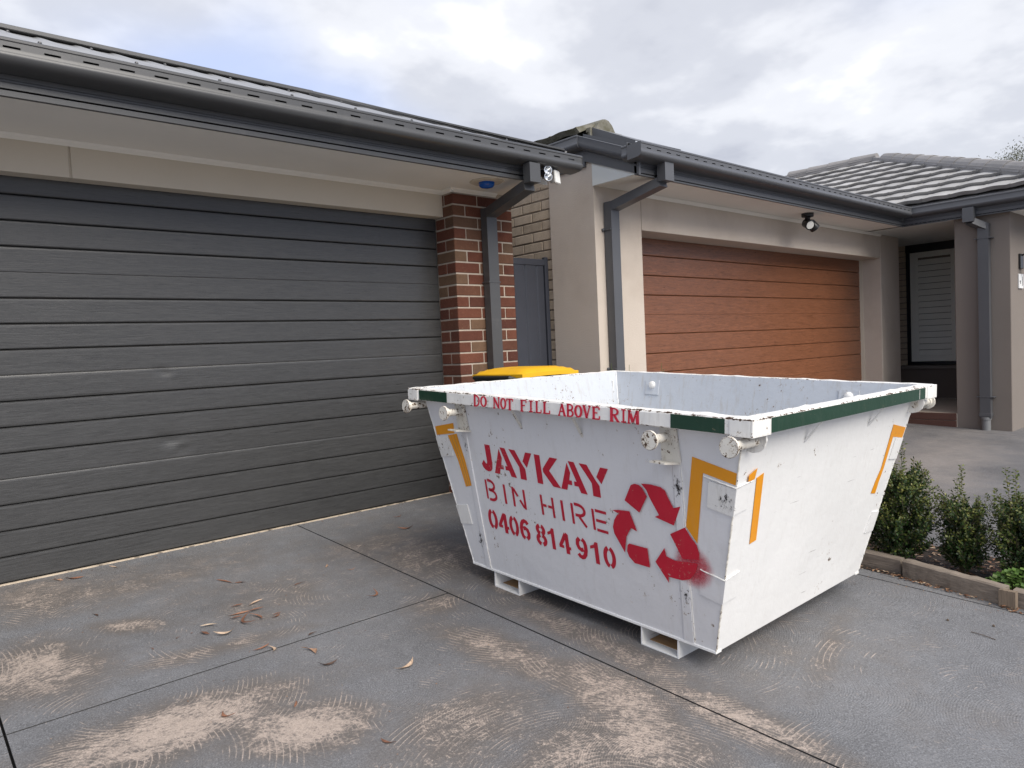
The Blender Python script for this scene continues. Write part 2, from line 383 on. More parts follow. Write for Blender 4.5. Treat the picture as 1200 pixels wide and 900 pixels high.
    g = t.mix(t.ramp(t.math('ADD', t.noise(P, 150, 4, .8), t.math('MULTIPLY', mid, .25)), [(.76, 0.0), (.82, .75)]), g, (.46, .42, .38))
    g = t.mix(t.math('MULTIPLY', t.ramp(t.math('ADD', ring, t.math('MULTIPLY', fine, .6)), [(.15, .28), (.50, 0.0)]), t.math('MULTIPLY', fanmask, swirl)), g, tuple(x * .5 for x in coat))
    u = t.mix(t.ramp(vfine, [(.35, 0.0), (.65, 1.0)]), tuple(x * .70 for x in under), tuple(min(1, x * 1.2) for x in under))
    u = t.mix(t.ramp(t.noise(P, 30, 6, .8), [(.48, 0.0), (.62, .6)]), u, t.mix(.5, g, u))
    base = t.mix(worn, g, u)
    hgt = t.math('ADD', t.math('MULTIPLY', ring, .16 * swirl), t.math('MULTIPLY', fine, .8)); hgt = t.math('ADD', hgt, t.math('MULTIPLY', ring2, .12 * swirl))
    hgt = t.math('ADD', hgt, t.math('MULTIPLY', vfine, .4))
    bs = t.n('ShaderNodeBsdfPrincipled', {'Base Color': base, 'Roughness': .72, 'Specular IOR Level': .4,
             'Normal': t.n('ShaderNodeBump', {'Strength': .8, 'Distance': .005, 'Height': hgt}).outputs[0]})
    t.n('ShaderNodeOutputMaterial', {0: bs.outputs[0]}); return mt
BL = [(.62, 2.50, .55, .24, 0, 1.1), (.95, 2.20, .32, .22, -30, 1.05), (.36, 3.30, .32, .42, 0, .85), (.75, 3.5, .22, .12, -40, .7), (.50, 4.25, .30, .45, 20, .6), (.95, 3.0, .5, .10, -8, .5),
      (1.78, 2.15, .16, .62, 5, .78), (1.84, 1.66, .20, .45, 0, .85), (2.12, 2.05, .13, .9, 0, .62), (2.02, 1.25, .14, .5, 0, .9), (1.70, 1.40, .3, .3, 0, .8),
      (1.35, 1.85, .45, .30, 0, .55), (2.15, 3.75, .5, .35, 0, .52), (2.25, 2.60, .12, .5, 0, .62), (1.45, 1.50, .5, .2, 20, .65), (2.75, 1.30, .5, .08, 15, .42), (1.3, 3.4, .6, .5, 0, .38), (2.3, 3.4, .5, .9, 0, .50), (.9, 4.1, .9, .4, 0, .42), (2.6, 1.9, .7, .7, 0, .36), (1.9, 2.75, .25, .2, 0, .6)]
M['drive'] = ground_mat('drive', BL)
M['drive_next'] = ground_mat('drive_next', [(7, 2.3, 2.5, .5, 10, .5)], (.125, .122, .124), (.30, .275, .26), .6, (.21, .19, .175), (31, 17, 0))
M['ground'] = mat('ground_dirt', (.16, .15, .135), 1, .2, 1.5, .2, 60, .4, 30)

# ------------------------------------------------------------------ ground, driveway
SY = .0415; D = 4.559
def gz(x, y): return .0006 * x + SY * (max(y, -9) - D)
def gp(x, y, dz=0): return (x, y, gz(x, y) + dz)
bm = NB()
xs = [-400, -40, -8, 0, 4, 8, 12, 20, 60, 400]; ys = [-400, -60, -9, -5, -2, 0, 2, 4, 5, 8, 20, 80, 600]
gr = [[bm.verts.new((x, y, gz(max(-40, min(60, x)), min(y, 5)) - .06)) for y in ys] for x in xs]
for i in range(len(xs) - 1):
    for j in range(len(ys) - 1): bm.faces.new((gr[i][j], gr[i + 1][j], gr[i + 1][j + 1], gr[i][j + 1]))
struct('ground', bm, M['ground'])
def slab(name, x0, x1, y0, y1, mt, parent, g=.0030):
    bm = NB(); x0 += g; x1 -= g; y0 += g; y1 -= g
    lo = [gp(x0, y0, -.055), gp(x1, y0, -.055), gp(x1, y1, -.055), gp(x0, y1, -.055)]
    mi = [gp(x0, y0, -.004), gp(x1, y0, -.004), gp(x1, y1, -.004), gp(x0, y1, -.004)]
    e = .0012
    hi = [gp(x0 + e, y0 + e), gp(x1 - e, y0 + e), gp(x1 - e, y1 - e), gp(x0 + e, y1 - e)]
    L = [[bm.verts.new(q) for q in r] for r in (lo, mi, hi)]
    for q, (A, B) in enumerate(zip(L, L[1:])):
        for k in range(4): bm.faces.new((A[k], A[(k + 1) % 4], B[(k + 1) % 4], B[k])).material_index = 1
    bm.faces.new(L[2])
    o = struct(name, bm, mt, parent); o.data.materials.append(M['rubber']); return o
dr = bpy.data.objects.new('driveway', None); link(dr); dr['kind'] = 'structure'
bm = NB()
for (a, b, y0, y1) in ((-6, 3.70, -8, 4.60),):
    lo = [gp(a, y0, -.058), gp(b, y0, -.058), gp(b, y1, -.058), gp(a, y1, -.058)]
    hi = [gp(a, y0, -.022), gp(b, y0, -.022), gp(b, y1, -.022), gp(a, y1, -.022)]
    hexa(bm, lo + hi)
struct('joint_filler', bm, M['rubber'], dr)
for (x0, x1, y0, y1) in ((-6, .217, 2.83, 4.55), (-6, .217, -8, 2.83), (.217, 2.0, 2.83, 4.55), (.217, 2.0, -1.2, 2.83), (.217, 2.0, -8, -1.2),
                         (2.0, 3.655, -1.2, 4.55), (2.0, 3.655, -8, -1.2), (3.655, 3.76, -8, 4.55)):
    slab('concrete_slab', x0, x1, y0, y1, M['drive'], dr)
nd = bpy.data.objects.new('neighbour_driveway', None); link(nd); nd['kind'] = 'structure'
slab('concrete_slab', 4.42, 9.2, -8, 4.2, M['drive_next'], nd); slab('concrete_slab', 9.2, 26, -8, 3.868, M['drive_next'], nd)
bm = NB(); hexa(bm, [gp(3.765, -6, -.05), gp(4.415, -6, -.05), gp(4.415, 3.9, -.05), gp(3.765, 3.9, -.05), gp(3.765, -6, .0), gp(4.415, -6, .0), gp(4.415, 3.9, .0), gp(3.765, 3.9, .0)])
struct('garden_bed', bm, M['soil'])
bm = NB(); hexa(bm, [(3.88, 3.91, -.06), (4.34, 3.91, -.06), (4.34, 9, -.06), (3.88, 9, -.06), (3.88, 3.91, -.025), (4.34, 3.91, -.025), (4.34, 9, -.0), (3.88, 9, -.0)])
struct('side_path', bm, M['dirt'])

# ------------------------------------------------------------------ bricks
_bm_cache = {}
def brick_mesh(dx, dy, mt):
    k = (dx, dy, mt.name)
    if k not in _bm_cache:
        bm = NB(); box(bm, (0, 0, 0), (dx, dy, .0745), .004); _bm_cache[k] = finish('brick', bm, mt)
    return _bm_cache[k]
def brick(x, y, z, dx, dy, mt, parent):
    o = link(bpy.data.objects.new('brick', brick_mesh(dx, dy, mt))); o.parent = parent
    j = random.uniform(-.0015, .0015)
    o.location = Vector((x + j, y + random.uniform(-.0015, .0015), z)) - root_loc(parent)

# ------------------------------------------------------------------ left house
LH = thing('brick_house', 'red brick house with the wide charcoal garage door, nearest on the left', 'house', (1.0, 4.56, 0))
# garage door, sixteen boards
PF = 4.33
def door_boards(x0, x1, Y, n, h, z0, mt, parent, dents=(), g=.0032):
    gd = link(bpy.data.objects.new('garage_door', None)); gd.parent = parent
    for k in range(n):
        bm = NB(); a, b = z0 + k * h, z0 + (k + 1) * h
        deep = .009 if k % 4 else .005
        jb, jt = (k % 4 == 0), (k % 4 == 3)       # joints between the hinged sections are hair lines
        lo_ = [(.012, a), (-.0075, a + .0008), (-.0083, a + .0022)] if jb and k else [(.012, a), (-.002, a + .0012), (-.0070, a + .0045)]
        hi_ = [(-.0083, b - .0022), (-.0075, b - .0008), (.012, b - .0004)] if jt else [(-.0078, b - .0075), (-.001, b - g), (.012, b - .001)]
        prof = lo_ + [(-.0085, a + .009), (-.0085, b - .016)] + hi_
        dn = [d for d in dents if a - .15 < d[1] < b + .15]
        NX = 120 if dn else 1
        prof2 = []
        for i, (o, z) in enumerate(prof):
            prof2.append((o, z))
            if i == 3 and dn:
                for q in range(1, 12): prof2.append((-.0085, z + (b - .016 - z) * q / 12))
        cols = []
        for i in range(NX + 1):
            if NX == 1: x = x0 + (x1 - x0) * i
            else: x = x0 if i == 0 else x1 if i == NX else dn[0][0] - .45 + .9 * (i - 1) / (NX - 2)
            col = []
            for o, z in prof2:
                dd = 0
                if o < .005:
                    for (dx_, dz_, r_, amp, sk) in dents:
                        u_ = (x - dx_) / r_; v_ = (z - dz_) / (r_ * .62)
                        dd += amp * math.exp(-(u_ * u_ + v_ * v_ + sk * u_ * v_))
                        dd -= amp * .45 * math.exp(-((u_ - 1.3) ** 2 * 1.5 + (v_ + 1.0) ** 2 * 2))
                col.append(bm.verts.new((x, Y + o + dd, z)))
            cols.append(col)
        for A, B in zip(cols, cols[1:]):
            for i in range(len(A) - 1): bm.faces.new((A[i], A[i + 1], B[i + 1], B[i]))
            bm.faces.new((A[-1], A[0], B[0], B[-1]))
        bm.faces.new(cols[0][::-1]); bm.faces.new(cols[-1])
        part('board', bm, mt, gd, smooth=bool(dn))
    return gd
gd = door_boards(-1.55, 3.278, 4.567, 16, .1355, .004, M['door_charcoal'], LH,
            dents=((1.245, 1.065, .045, .005, .8), (1.25, .655, .060, .009, .6), (1.33, .60, .045, .004, -.5)))
bm = NB(); box(bm, (-1.55, 4.556, gz(1, 4.55) + .001), (3.278, 4.575, .0035)); part('bottom_seal', bm, M['rubber'], gd)
bm = NB(); box(bm, (-1.6, 4.530, gz(1, 4.53) - .02), (3.283, 4.5545, gz(1, 4.54) + .0045), .002); part('threshold', bm, M['cream_strip'], LH)
bm = NB(); box(bm, (-1.6, 4.60, -.05), (3.6, 4.9, 2.32)); part('inner_wall', bm, M['rubber'], LH)
# header with a joint cover
bm = NB(); box(bm, (-1.8, 4.458, 2.130), (.822, 4.60, 2.318), .002); box(bm, (.832, 4.458, 2.130), (3.281, 4.60, 2.318), .002); box(bm, (.8225, 4.466, 2.131), (.8315, 4.6, 2.317)); part('header', bm, M['header_paint'], LH)
bm = NB()
for a, b, o in ((-1.8, 3.281, 4.458),):
    sweep(bm, [(0, 2.296), (.006, 2.296), (.012, 2.303), (.024, 2.312), (.030, 2.3235), (0, 2.3235)], (a, o, 0), (b, o, 0), (0, -1, 0))
sweep(bm, [(0, 2.296), (.006, 2.296), (.012, 2.303), (.024, 2.312), (.030, 2.3235), (0, 2.3235)], (3.279, 4.458, 0), (3.279, 4.300, 0), (-1, 0, 0))
sweep(bm, [(0, 2.296), (.006, 2.296), (.012, 2.303), (.024, 2.312), (.030, 2.3235), (0, 2.3235)], (3.2495, 4.3285, 0), (3.70, 4.3285, 0), (0, -1, 0))
part('cornice', bm, M['trim_white'], LH)
# pillar
bm = NB(); box(bm, (3.285, PF + .005, -.05), (3.863, 4.70, 2.325)); part('mortar', bm, M['mortar_pale'], LH)
pil = link(bpy.data.objects.new('brick_pillar', None)); pil.parent = LH
for k in range(27):
    z = -.022 + k * .086; X0 = 3.281
    if k % 2 == 0:
        for xx, dx in ((0, .23), (.24, .23), (.48, .105)): brick(X0 + xx, PF, z, dx, .11, M['brick_red'], pil)
        brick(X0, PF + .12, z, .11, .11, M['brick_red'], pil); brick(X0, PF + .24, z, .11, .11, M['brick_red'], pil)
        brick(X0 + .475, PF + .12, z, .11, .23, M['brick_red'], pil)
    else:
        brick(X0, PF, z, .11, .23, M['brick_red'], pil)
        for xx, dx in ((.12, .23), (.36, .225)): brick(X0 + xx, PF, z, dx, .11, M['brick_red'], pil)
        brick(X0, PF + .24, z, .11, .11, M['brick_red'], pil); brick(X0 + .475, PF + .12, z, .11, .23, M['brick_red'], pil)
bm = NB(); box(bm, (3.75, 4.70, -.05), (3.86, 12, 2.32)); part('side_wall', bm, M['brick_red'], LH)
bm = NB(); box(bm, (3.66, 3.90, 2.3245), (3.86, 12, 2.50)); part('eave_box', bm, M['soffit'], LH)
# soffit, fascia
bm = NB(); box(bm, (-3, 3.786, 2.3245), (3.66, 4.70, 2.333)); part('soffit', bm, M['soffit'], LH)
FZ = 2.300
def fascia_prof(z0, h=.17, th=.022):
    p_ = [(0, z0)]; z = z0
    for gzz in (.058, .070, .096):
        p_ += [(0, z0 + gzz - .003), (-.0045, z0 + gzz - .001), (-.0045, z0 + gzz + .002), (0, z0 + gzz + .003)]
    p_ += [(0, z0 + h), (-th, z0 + h), (-th, z0)]
    return p_
bm = NB(); sweep(bm, fascia_prof(FZ), (-3, 3.786, 0), (3.66, 3.786, 0), (0, -1, 0)); 
box(bm, (3.655, 3.79, 2.326), (3.665, 4.4, 2.46)); part('fascia', bm, M['steel_dark'], LH)

def gutter(x0, x1, yf, ztop, parent, mt, axis='x', slot=(.062, .085), flip=1, endcaps=(True, True), slots=True, drop=.104, back=.13):
    """high fronted gutter: top lip, flat face pierced by overflow slots, rolled bottom, real openings"""
    def P(a, o, z): # a along, o outward from front plane (negative = towards the wall)
        return (a, yf - o, z) if axis == 'x' else (yf - o * 1, a, z)
    bm = NB(); zt = ztop
    sh, sw, sp = .012, slot[0], slot[0] + slot[1]
    zs1, zs0 = zt - .034, zt - .034 - .009
    th = .0015
    def strip(a0, a1, pr):
        A = [bm.verts.new(P(a0, *q)) for q in pr]; B = [bm.verts.new(P(a1, *q)) for q in pr]
        for i in range(len(pr) - 1): bm.faces.new((A[i], A[i + 1], B[i + 1], B[i]))
    up = [(-.016, zt - .006), (-.012, zt + .001), (-.004, zt + .002), (0, zt - .003), (0, zt - .012), (-.004, zt - .016), (-.004, zs1)]
    lo = [(-.004, zs0), (-.004, zt - .056), (-.001, zt - .061), (.0015, zt - .068), (.001, zt - .078), (-.006, zt - .090), (-.018, zt - .100), (-.034, zt - drop), (-.080, zt - drop - .004), (-back, zt - drop - .006)]
    strip(x0, x1, up); strip(x0, x1, lo)
    strip(x0, x1, [(-back, zt - drop - .006), (-back, zt + .02)]); strip(x0 + .01, x1 - .01, [(-.036, zt - .021), (-back, zt + .016)])
    if slots:
        a = x0
        while a < x1:
            b = min(x1, a + slot[1]); strip(a, b, [(-.004, zs1), (-.004, zs0)]); a = b + sw
    else: strip(x0, x1, [(-.004, zs1), (-.004, zs0)])
    for e, on in zip((x0, x1), endcaps):
        if on:
            poly = [up[2]] + [up[3]] + [(0, zt - .03)] + lo[2:] + [(-back, zt - .004)]
            d = .0015 if e == x1 else -.0015
            A = [bm.verts.new(P(e, *q)) for q in poly]; B = [bm.verts.new(P(e + d, q[0], q[1])) for q in poly]
            bm.faces.new(A); bm.faces.new(B[::-1])
            for i in range(len(poly)): bm.faces.new((A[i], A[(i + 1) % len(poly)], B[(i + 1) % len(poly)], B[i]))
    o = part('gutter', bm, mt, parent, smooth=True); return o
gutter(-3, 3.992, 3.656, 2.5045, LH, M['steel_dark'])
# metal roof with ribs
rf = link(bpy.data.objects.new('roof', None)); rf.parent = LH
HX = 3.93; tmax = 1.45
def zroof(y): return 2.515 + .414 * (y - 3.72)
bm = NB(); x = -3.0
while x < HX:
    tm = min(tmax, max(.02, (HX - x)))
    y1 = 3.72 + tm
    w_ = .0
    for (a, b, h0, h1) in ((x, x + .02, 0, .008), (x + .02, x + .045, .008, .008), (x + .045, x + .065, .008, 0), (x + .065, x + .20, 0, 0)):
        quad(bm, (a, 3.70, zroof(3.70) + h0), (b, 3.70, zroof(3.70) + h1), (b, y1, zroof(y1) + h1), (a, y1, zroof(y1) + h0))
    quad(bm, (x, 3.70, zroof(3.7)), (x + .02, 3.70, zroof(3.7) + .008), (x + .045, 3.70, zroof(3.7) + .008), (x + .065, 3.70, zroof(3.7)))
    x += .20
part('roof_sheet', bm, M['roof_metal'], rf)
bm = NB(); x = -3.0
while x < HX - .2:
    for yy in (3.86, 4.75):
        if yy - 3.72 < HX - x: lathe(bm, (x + .032, yy, zroof(yy) + .011), (0, -.38, .92), [(0, .009), (.004, .009), (.009, .005)], 7)
    x += .4
part('screw', bm, M['steel_dark'], rf, kind='stuff')
bm = NB(); slabf(bm, [(HX - tmax, 3.72 + tmax, zroof(3.72 + tmax) + .02), (HX - tmax + .15, 3.72 + tmax, zroof(3.72 + tmax) + .0), (HX + .02, 3.78, zroof(3.76) + .0), (HX - .08, 3.70, zroof(3.70) + .03)], (0, 0, 1), .012)
box(bm, (-3, 3.72 + tmax - .10, zroof(3.72 + tmax) - .02), (HX - tmax + .1, 3.72 + tmax + .12, zroof(3.72 + tmax) + .006), .003); tube(bm, [(HX - tmax + .08, 3.72 + tmax - .08, zroof(3.72 + tmax) - .012), (HX - .02, 3.74, zroof(3.72) + .012)], .022, 8); part('ridge_cap', bm, M['steel_dark'], rf)
bm = NB(); slabf(bm, [(HX - tmax, 3.72 + tmax, zroof(3.72 + tmax)), (HX, 3.72, zroof(3.72) - .01), (HX, 12, zroof(3.72) - .01), (HX - tmax, 12, zroof(3.72 + tmax))], (0, 0, 1), .004)
part('roof_hip_side', bm, M['roof_metal'], rf)
bm = NB(); slabf(bm, [(-3, 3.80, 2.46), (3.60, 3.80, 2.46), (3.60, 6, 3.3), (-3, 6, 3.3)], (0, 0, 1), .01); part('roof_batten', bm, M['rubber'], rf)
# downpipe on the pillar
dp = link(bpy.data.objects.new('downpipe', None)); dp.parent = LH
bm = NB(); sv_ = Vector((.10, 0, 0))
rectpipe(bm, [(3.512, 3.70, 2.395), (3.512, 3.70, 2.262)], sv_, .07)
rectpipe(bm, [(3.514, 3.735, 2.250), (3.590, 4.278, 2.150)], Vector((.098, 0, 0)), .068)
part('offset_bend', bm, M['steel_dark'], dp)
bm = NB(); rectpipe(bm, [(3.588, 4.285, 2.190), (3.588, 4.285, gz(3.6, 4.2) + .01)], Vector((.10, 0, 0)), .072); part('pipe', bm, M['steel_dark'], dp)
bm = NB()
for zz_ in (1.62, .45): box(bm, (3.530, 4.246, zz_), (3.646, 4.33, zz_ + .012), .001)
part('strap', bm, M['steel_dark'], dp)

# ------------------------------------------------------------------ neighbour's house
NH = thing('rendered_house', 'beige rendered house with the brown garage door and tiled roof, on the right', 'house', (7.4, 4.0, 0))
YF = 3.87; SO = 2.372
bm = NB(); box(bm, (4.3386, YF, -.08), (4.930, 4.370, SO + .01), .003); part('left_pier', bm, M['render_pale'], NH)
bm = NB(); box(bm, (9.868, YF, -.08), (10.475, 4.64, SO + .01), .006); part('right_pier', bm, M['render_pale'], NH)
bm = NB(); box(bm, (4.936, YF + .001, 2.062), (9.862, 4.30, SO + .01), .004); part('lintel', bm, M['render_pale'], NH)
bm = NB(); box(bm, (4.925, YF + .02, 2.07), (4.938, 4.2, SO)); box(bm, (9.860, YF + .02, 2.07), (9.870, 4.2, SO)); part('expansion_joint', bm, M['rubber'], NH)
gd2 = door_boards(4.92, 9.86, 4.15, 12, .1805, -.082, M['door_brown'], NH)
bm = NB(); box(bm, (4.9, 4.18, -.1), (9.88, 4.6, 2.3)); part('inner_wall', bm, M['rubber'], NH)
bm = NB(); box(bm, (9.859, 4.10, -.02), (9.8665, 4.16, 2.062)); part('door_jamb', bm, M['header_paint'], NH)
# side wall of cream bricks
sw_ = link(bpy.data.objects.new('side_wall', None)); sw_.parent = NH
bm = NB(); box(bm, (4.361, 4.374, -.08), (4.47, 9.0, 2.72)); part('mortar', bm, M['mortar_dark'], sw_)
for k in range(32):
    z = -.035 + k * .086; y = 4.378 - (.12 if k % 2 else 0)
    y0 = 4.378
    dy = .11 if k % 2 else .23
    while y0 < 5.5:
        brick(4.355, y0, z, .10, dy, M['brick_cream'], sw_); y0 += dy + .01; dy = .23
# gate
GT = thing('side_gate', 'narrow dark grey ribbed steel gate between the two houses', 'gate', (4.1, 4.42, 0))
bm = NB(); box(bm, (3.875, 4.415, .03), (3.905, 4.445, 1.86), .002); part('post', bm, M['gate_steel'], GT); bm = NB(); box(bm, (4.292, 4.412, .0), (4.332, 4.447, 1.872), .002); part('post', bm, M['gate_steel'], GT)
bm = NB(); box(bm, (3.905, 4.414, 1.800), (4.292, 4.446, 1.852), .002); part('rail', bm, M['gate_steel'], GT); bm = NB(); box(bm, (3.905, 4.414, .03), (4.292, 4.446, .08), .002); part('rail', bm, M['gate_steel'], GT)
for (a, b) in ((3.907, 3.935), (3.935, 4.070), (4.070, 4.200), (4.200, 4.290)):
    bm = NB(); r_ = .018
    prof = [(a, .0), (a + .012, -.012), (b - .012, -.012), (b, .0)] if b - a > .05 else [(a, 0), (b, 0)]
    A = [bm.verts.new((x_, 4.432 + o, .082)) for x_, o in prof] + [bm.verts.new((x_, 4.437 + o, .082)) for x_, o in prof[::-1]]
    B = [bm.verts.new((v.co.x, v.co.y, 1.799)) for v in A]
    n_ = len(A)
    for i in range(n_): bm.faces.new((A[i], A[(i + 1) % n_], B[(i + 1) % n_], B[i]))
    bm.faces.new(A[::-1]); bm.faces.new(B); part('panel', bm, M['gate_steel'], GT)
# front eave
GF, GG = 3.415, 3.285
bm = NB(); box(bm, (4.342, GF, SO), (9.48, YF + .02, SO + .008)); box(bm, (9.41, 1.92, SO), (12.2, 3.868, SO + .0081)); part('soffit', bm, M['soffit'], NH)
bm = NB(); box(bm, (9.5, 2.901, SO - .006), (11.7, 3.866, SO + .0)); box(bm, (10.478, 3.866, SO - .006), (11.7, 4.5, SO)); part('porch_ceiling', bm, M['trim_grey'], NH)
bm = NB(); sweep(bm, [(0, SO - .03), (.004, SO - .03), (.03, SO - .002), (0, SO - .002)], (4.93, YF, 0), (9.868, YF, 0), (0, -1, 0)); part('cornice', bm, M['trim_white'], NH)
bm = NB(); FZ2 = 2.360
sweep(bm, fascia_prof(FZ2, .19), (4.318, GF, 0), (9.425, GF, 0), (0, -1, 0)); sweep(bm, fascia_prof(FZ2, .19), (9.41, 3.43, 0), (9.41, 1.9, 0), (-1, 0, 0))
part('fascia', bm, M['steel_mid'], NH)
gutter(4.215, 9.335, GG, 2.5615, NH, M['steel_mid'], slot=(.05, .07), endcaps=(True, False))
# portico gutter runs toward the street: outward is -X
def gutter_y(xf, y0, y1, zt, parent, mt, outsign=-1):
    bm = NB()
    pr = [(-.016, zt - .006), (-.012, zt + .001), (-.004, zt + .002), (0, zt - .003), (0, zt - .012), (-.004, zt - .016), (-.004, zt - .056), (-.001, zt - .061), (.0015, zt - .068), (.001, zt - .078), (-.006, zt - .09), (-.018, zt - .1), (-.034, zt - .104), (-.08, zt - .108), (-.13, zt - .11), (-.13, zt - .02)]
    A = [bm.verts.new((xf + outsign * o, y0, z)) for o, z in pr]; B = [bm.verts.new((xf + outsign * o, y1, z)) for o, z in pr]
    for i in range(len(pr) - 1): bm.faces.new((A[i], A[i + 1], B[i + 1], B[i]))
    bm.faces.new(A); bm.faces.new(B[::-1])
    return part('gutter', bm, mt, parent, smooth=True)
gutter_y(9.317, 1.77, 3.30, 2.5615, NH, M['steel_mid'])
gutter_y(4.215, 3.42, 3.47, 2.562, NH, M['steel_mid'])
gutter_y(4.235, 3.93, 9.0, 2.768, NH, M['steel_mid'])
# raking gutter and barge at the left end of the eave, white gable infill under it
def rake(bm, x0, x1, ya, za, yb, zb, h):
    hexa(bm, [(x0, ya, za), (x1, ya, za), (x1, yb, zb), (x0, yb, zb), (x0, ya, za + h), (x1, ya, za + h), (x1, yb, zb + h), (x0, yb, zb + h)])
bm = NB(); 
for dz, h, dx in ((0, .055, 0), (.055, .013, .004), (.068, .029, 0), (.097, .12, .002)): rake(bm, 4.318 + dx, 4.340, GF - .021, 2.358 + dz, 3.94, 2.575 + dz, h)
box(bm, (4.3182, 3.934, 2.53), (4.3398, 9, 2.72)); part('barge_board', bm, M['steel_mid'], NH)
bm = NB(); pr = [(0, 0), (-.002, .004), (.0, .046), (.010, .052), (.030, .060), (.060, .064), (.095, .062), (.095, -.035), (.07, -.045), (.03, -.04), (.008, -.025)]
pr = [(4.318, .0), (4.318, -.045), (4.285, -.040), (4.258, -.028), (4.247, -.008), (4.245, .012), (4.248, .046), (4.244, .062), (4.250, .066), (4.262, .060), (4.262, .03), (4.318, .03)]
A = [bm.verts.new((x_, 3.455, 2.497 + o)) for x_, o in pr]; B = [bm.verts.new((x_, 3.945, 2.705 + o)) for x_, o in pr]
for i in range(len(pr)): bm.faces.new((A[i], A[(i + 1) % len(pr)], B[(i + 1) % len(pr)], B[i]))
bm.faces.new(A); bm.faces.new(B[::-1]); part('raking_gutter', bm, M['steel_mid'], NH, smooth=True)
bm = NB(); slabf(bm, [(4.330, GF + .005, SO - .004), (4.330, YF + .0, SO - .004), (4.330, YF + .0, 2.57), (4.330, GF + .005, 2.37)], (1, 0, 0), .009); part('gable_infill', bm, M['trim_grey'], NH)
bm = NB(); slabf(bm, [(4.3385, 3.8715, -.08), (4.3385, 4.371, -.08), (4.3385, 4.371, 2.72), (4.3385, 3.95, 2.70), (4.3385, 3.8715, 2.56)], (1, 0, 0), .12); part('upper_side_wall', bm, M['render_pale'], NH)
# flashing panel above the rake
bm = NB(); slabf(bm, [(4.42, 3.50, 2.645), (4.95, 3.46, 2.640), (4.95, 3.92, 2.842), (4.42, 3.93, 2.850)], (0, -.38, .92), .006)
slabf(bm, [(4.42, 3.50, 2.600), (4.42, 3.93, 2.75), (4.42, 3.93, 2.850), (4.42, 3.50, 2.645)], (1, 0, 0), .006)
quad(bm, (4.262, 3.46, 2.53), (4.42, 3.5, 2.60), (4.42, 3.96, 2.78), (4.262, 3.95, 2.735))
part('flashing', bm, M['steel_mid'], NH)
# tiles
TILE = {}
def tile_mesh(mt, wid=.30, ln=.37):
    k = mt.name
    if k in TILE: return TILE[k]
    bm = NB(); n = 8; th = .046
    pr = []
    for i in range(n + 1):
        u = i / n
        pr.append((u * wid, .011 * (math.sin(u * 2 * math.pi - 1.1) * .5 + .5) + (.006 if i == n else 0)))
    A = [bm.verts.new((x_, 0, h_ + th)) for x_, h_ in pr]; B = [bm.verts.new((x_, ln, h_)) for x_, h_ in pr]
    A0 = [bm.verts.new((x_, .030, h_ - .004)) for x_, h_ in pr]
    for i in range(n):
        bm.faces.new((A[i], A[i + 1], B[i + 1], B[i])); bm.faces.new((A0[i], A0[i + 1], A[i + 1], A[i]))
    bm.faces.new((A0[0], A[0], B[0])); bm.faces.new((A0[n], B[n], A[n]))
    me = finish('roof_tile', bm, mt); TILE[k] = me; return me
def lay_tiles(origin, along, upd, ncol, nrow, mt, keep, parent, wid=.295, gauge=.325):
    """origin at the eave corner; along = unit vector along the eave, upd = unit vector up the slope"""
    al, up = Vector(along).normalized(), Vector(upd).normalized(); nn = al.cross(up)
    if nn.z < 0: nn = -nn
    me = tile_mesh(mt)
    base = Matrix((al, up, nn)).transposed().to_4x4()
    for r in range(nrow):
        for c in range(ncol):
            p = Vector(origin) + al * (c * wid) + up * (r * gauge)
            mid_ = p + al * wid * .5 + up * gauge * .5
            if not keep(mid_): continue
            o = link(bpy.data.objects.new('roof_tile', me)); o.parent = parent
            mm = base.copy(); mm.translation = p - root_loc(parent) + nn * random.uniform(0, .003)
            o.matrix_local = mm
TR = link(bpy.data.objects.new('tiled_roof', None)); TR.parent = NH
PIT = .425; ZE = 2.60; YE = 1.78; XR = 12.45; tR = XR - 9.35
up_x = (1, 0, PIT)
# slope above the entry, faces the garage side; the along axis runs toward the street so the laps show
lay_tiles((9.35, 8.2, ZE), (0, -1, 0), up_x, 24, 12, M['tile'],
          lambda q: q.x < XR - .05 and (q.y - YE) > (q.x - 9.35) - .12 and (q.y - 3.30) < (q.x - 9.35) + .18, TR)
bm = NB(); quad(bm, (9.35, YE, ZE - .035), (9.35, 3.30, ZE - .035), (XR, 3.3 + tR, ZE + PIT * tR - .035), (XR, YE + tR, ZE + PIT * tR - .035)); 
quad(bm, (9.35, YE, ZE - .03), (XR, YE + tR, ZE + PIT * tR - .03), (XR, YE + tR, ZE + PIT * tR - .028), (XR + tR, YE, ZE - .03)); quad(bm, (XR + tR, YE, ZE - .03), (XR, YE + tR, ZE + PIT * tR - .028), (XR, 9, ZE + PIT * tR - .028), (XR + tR, 9, ZE - .03))
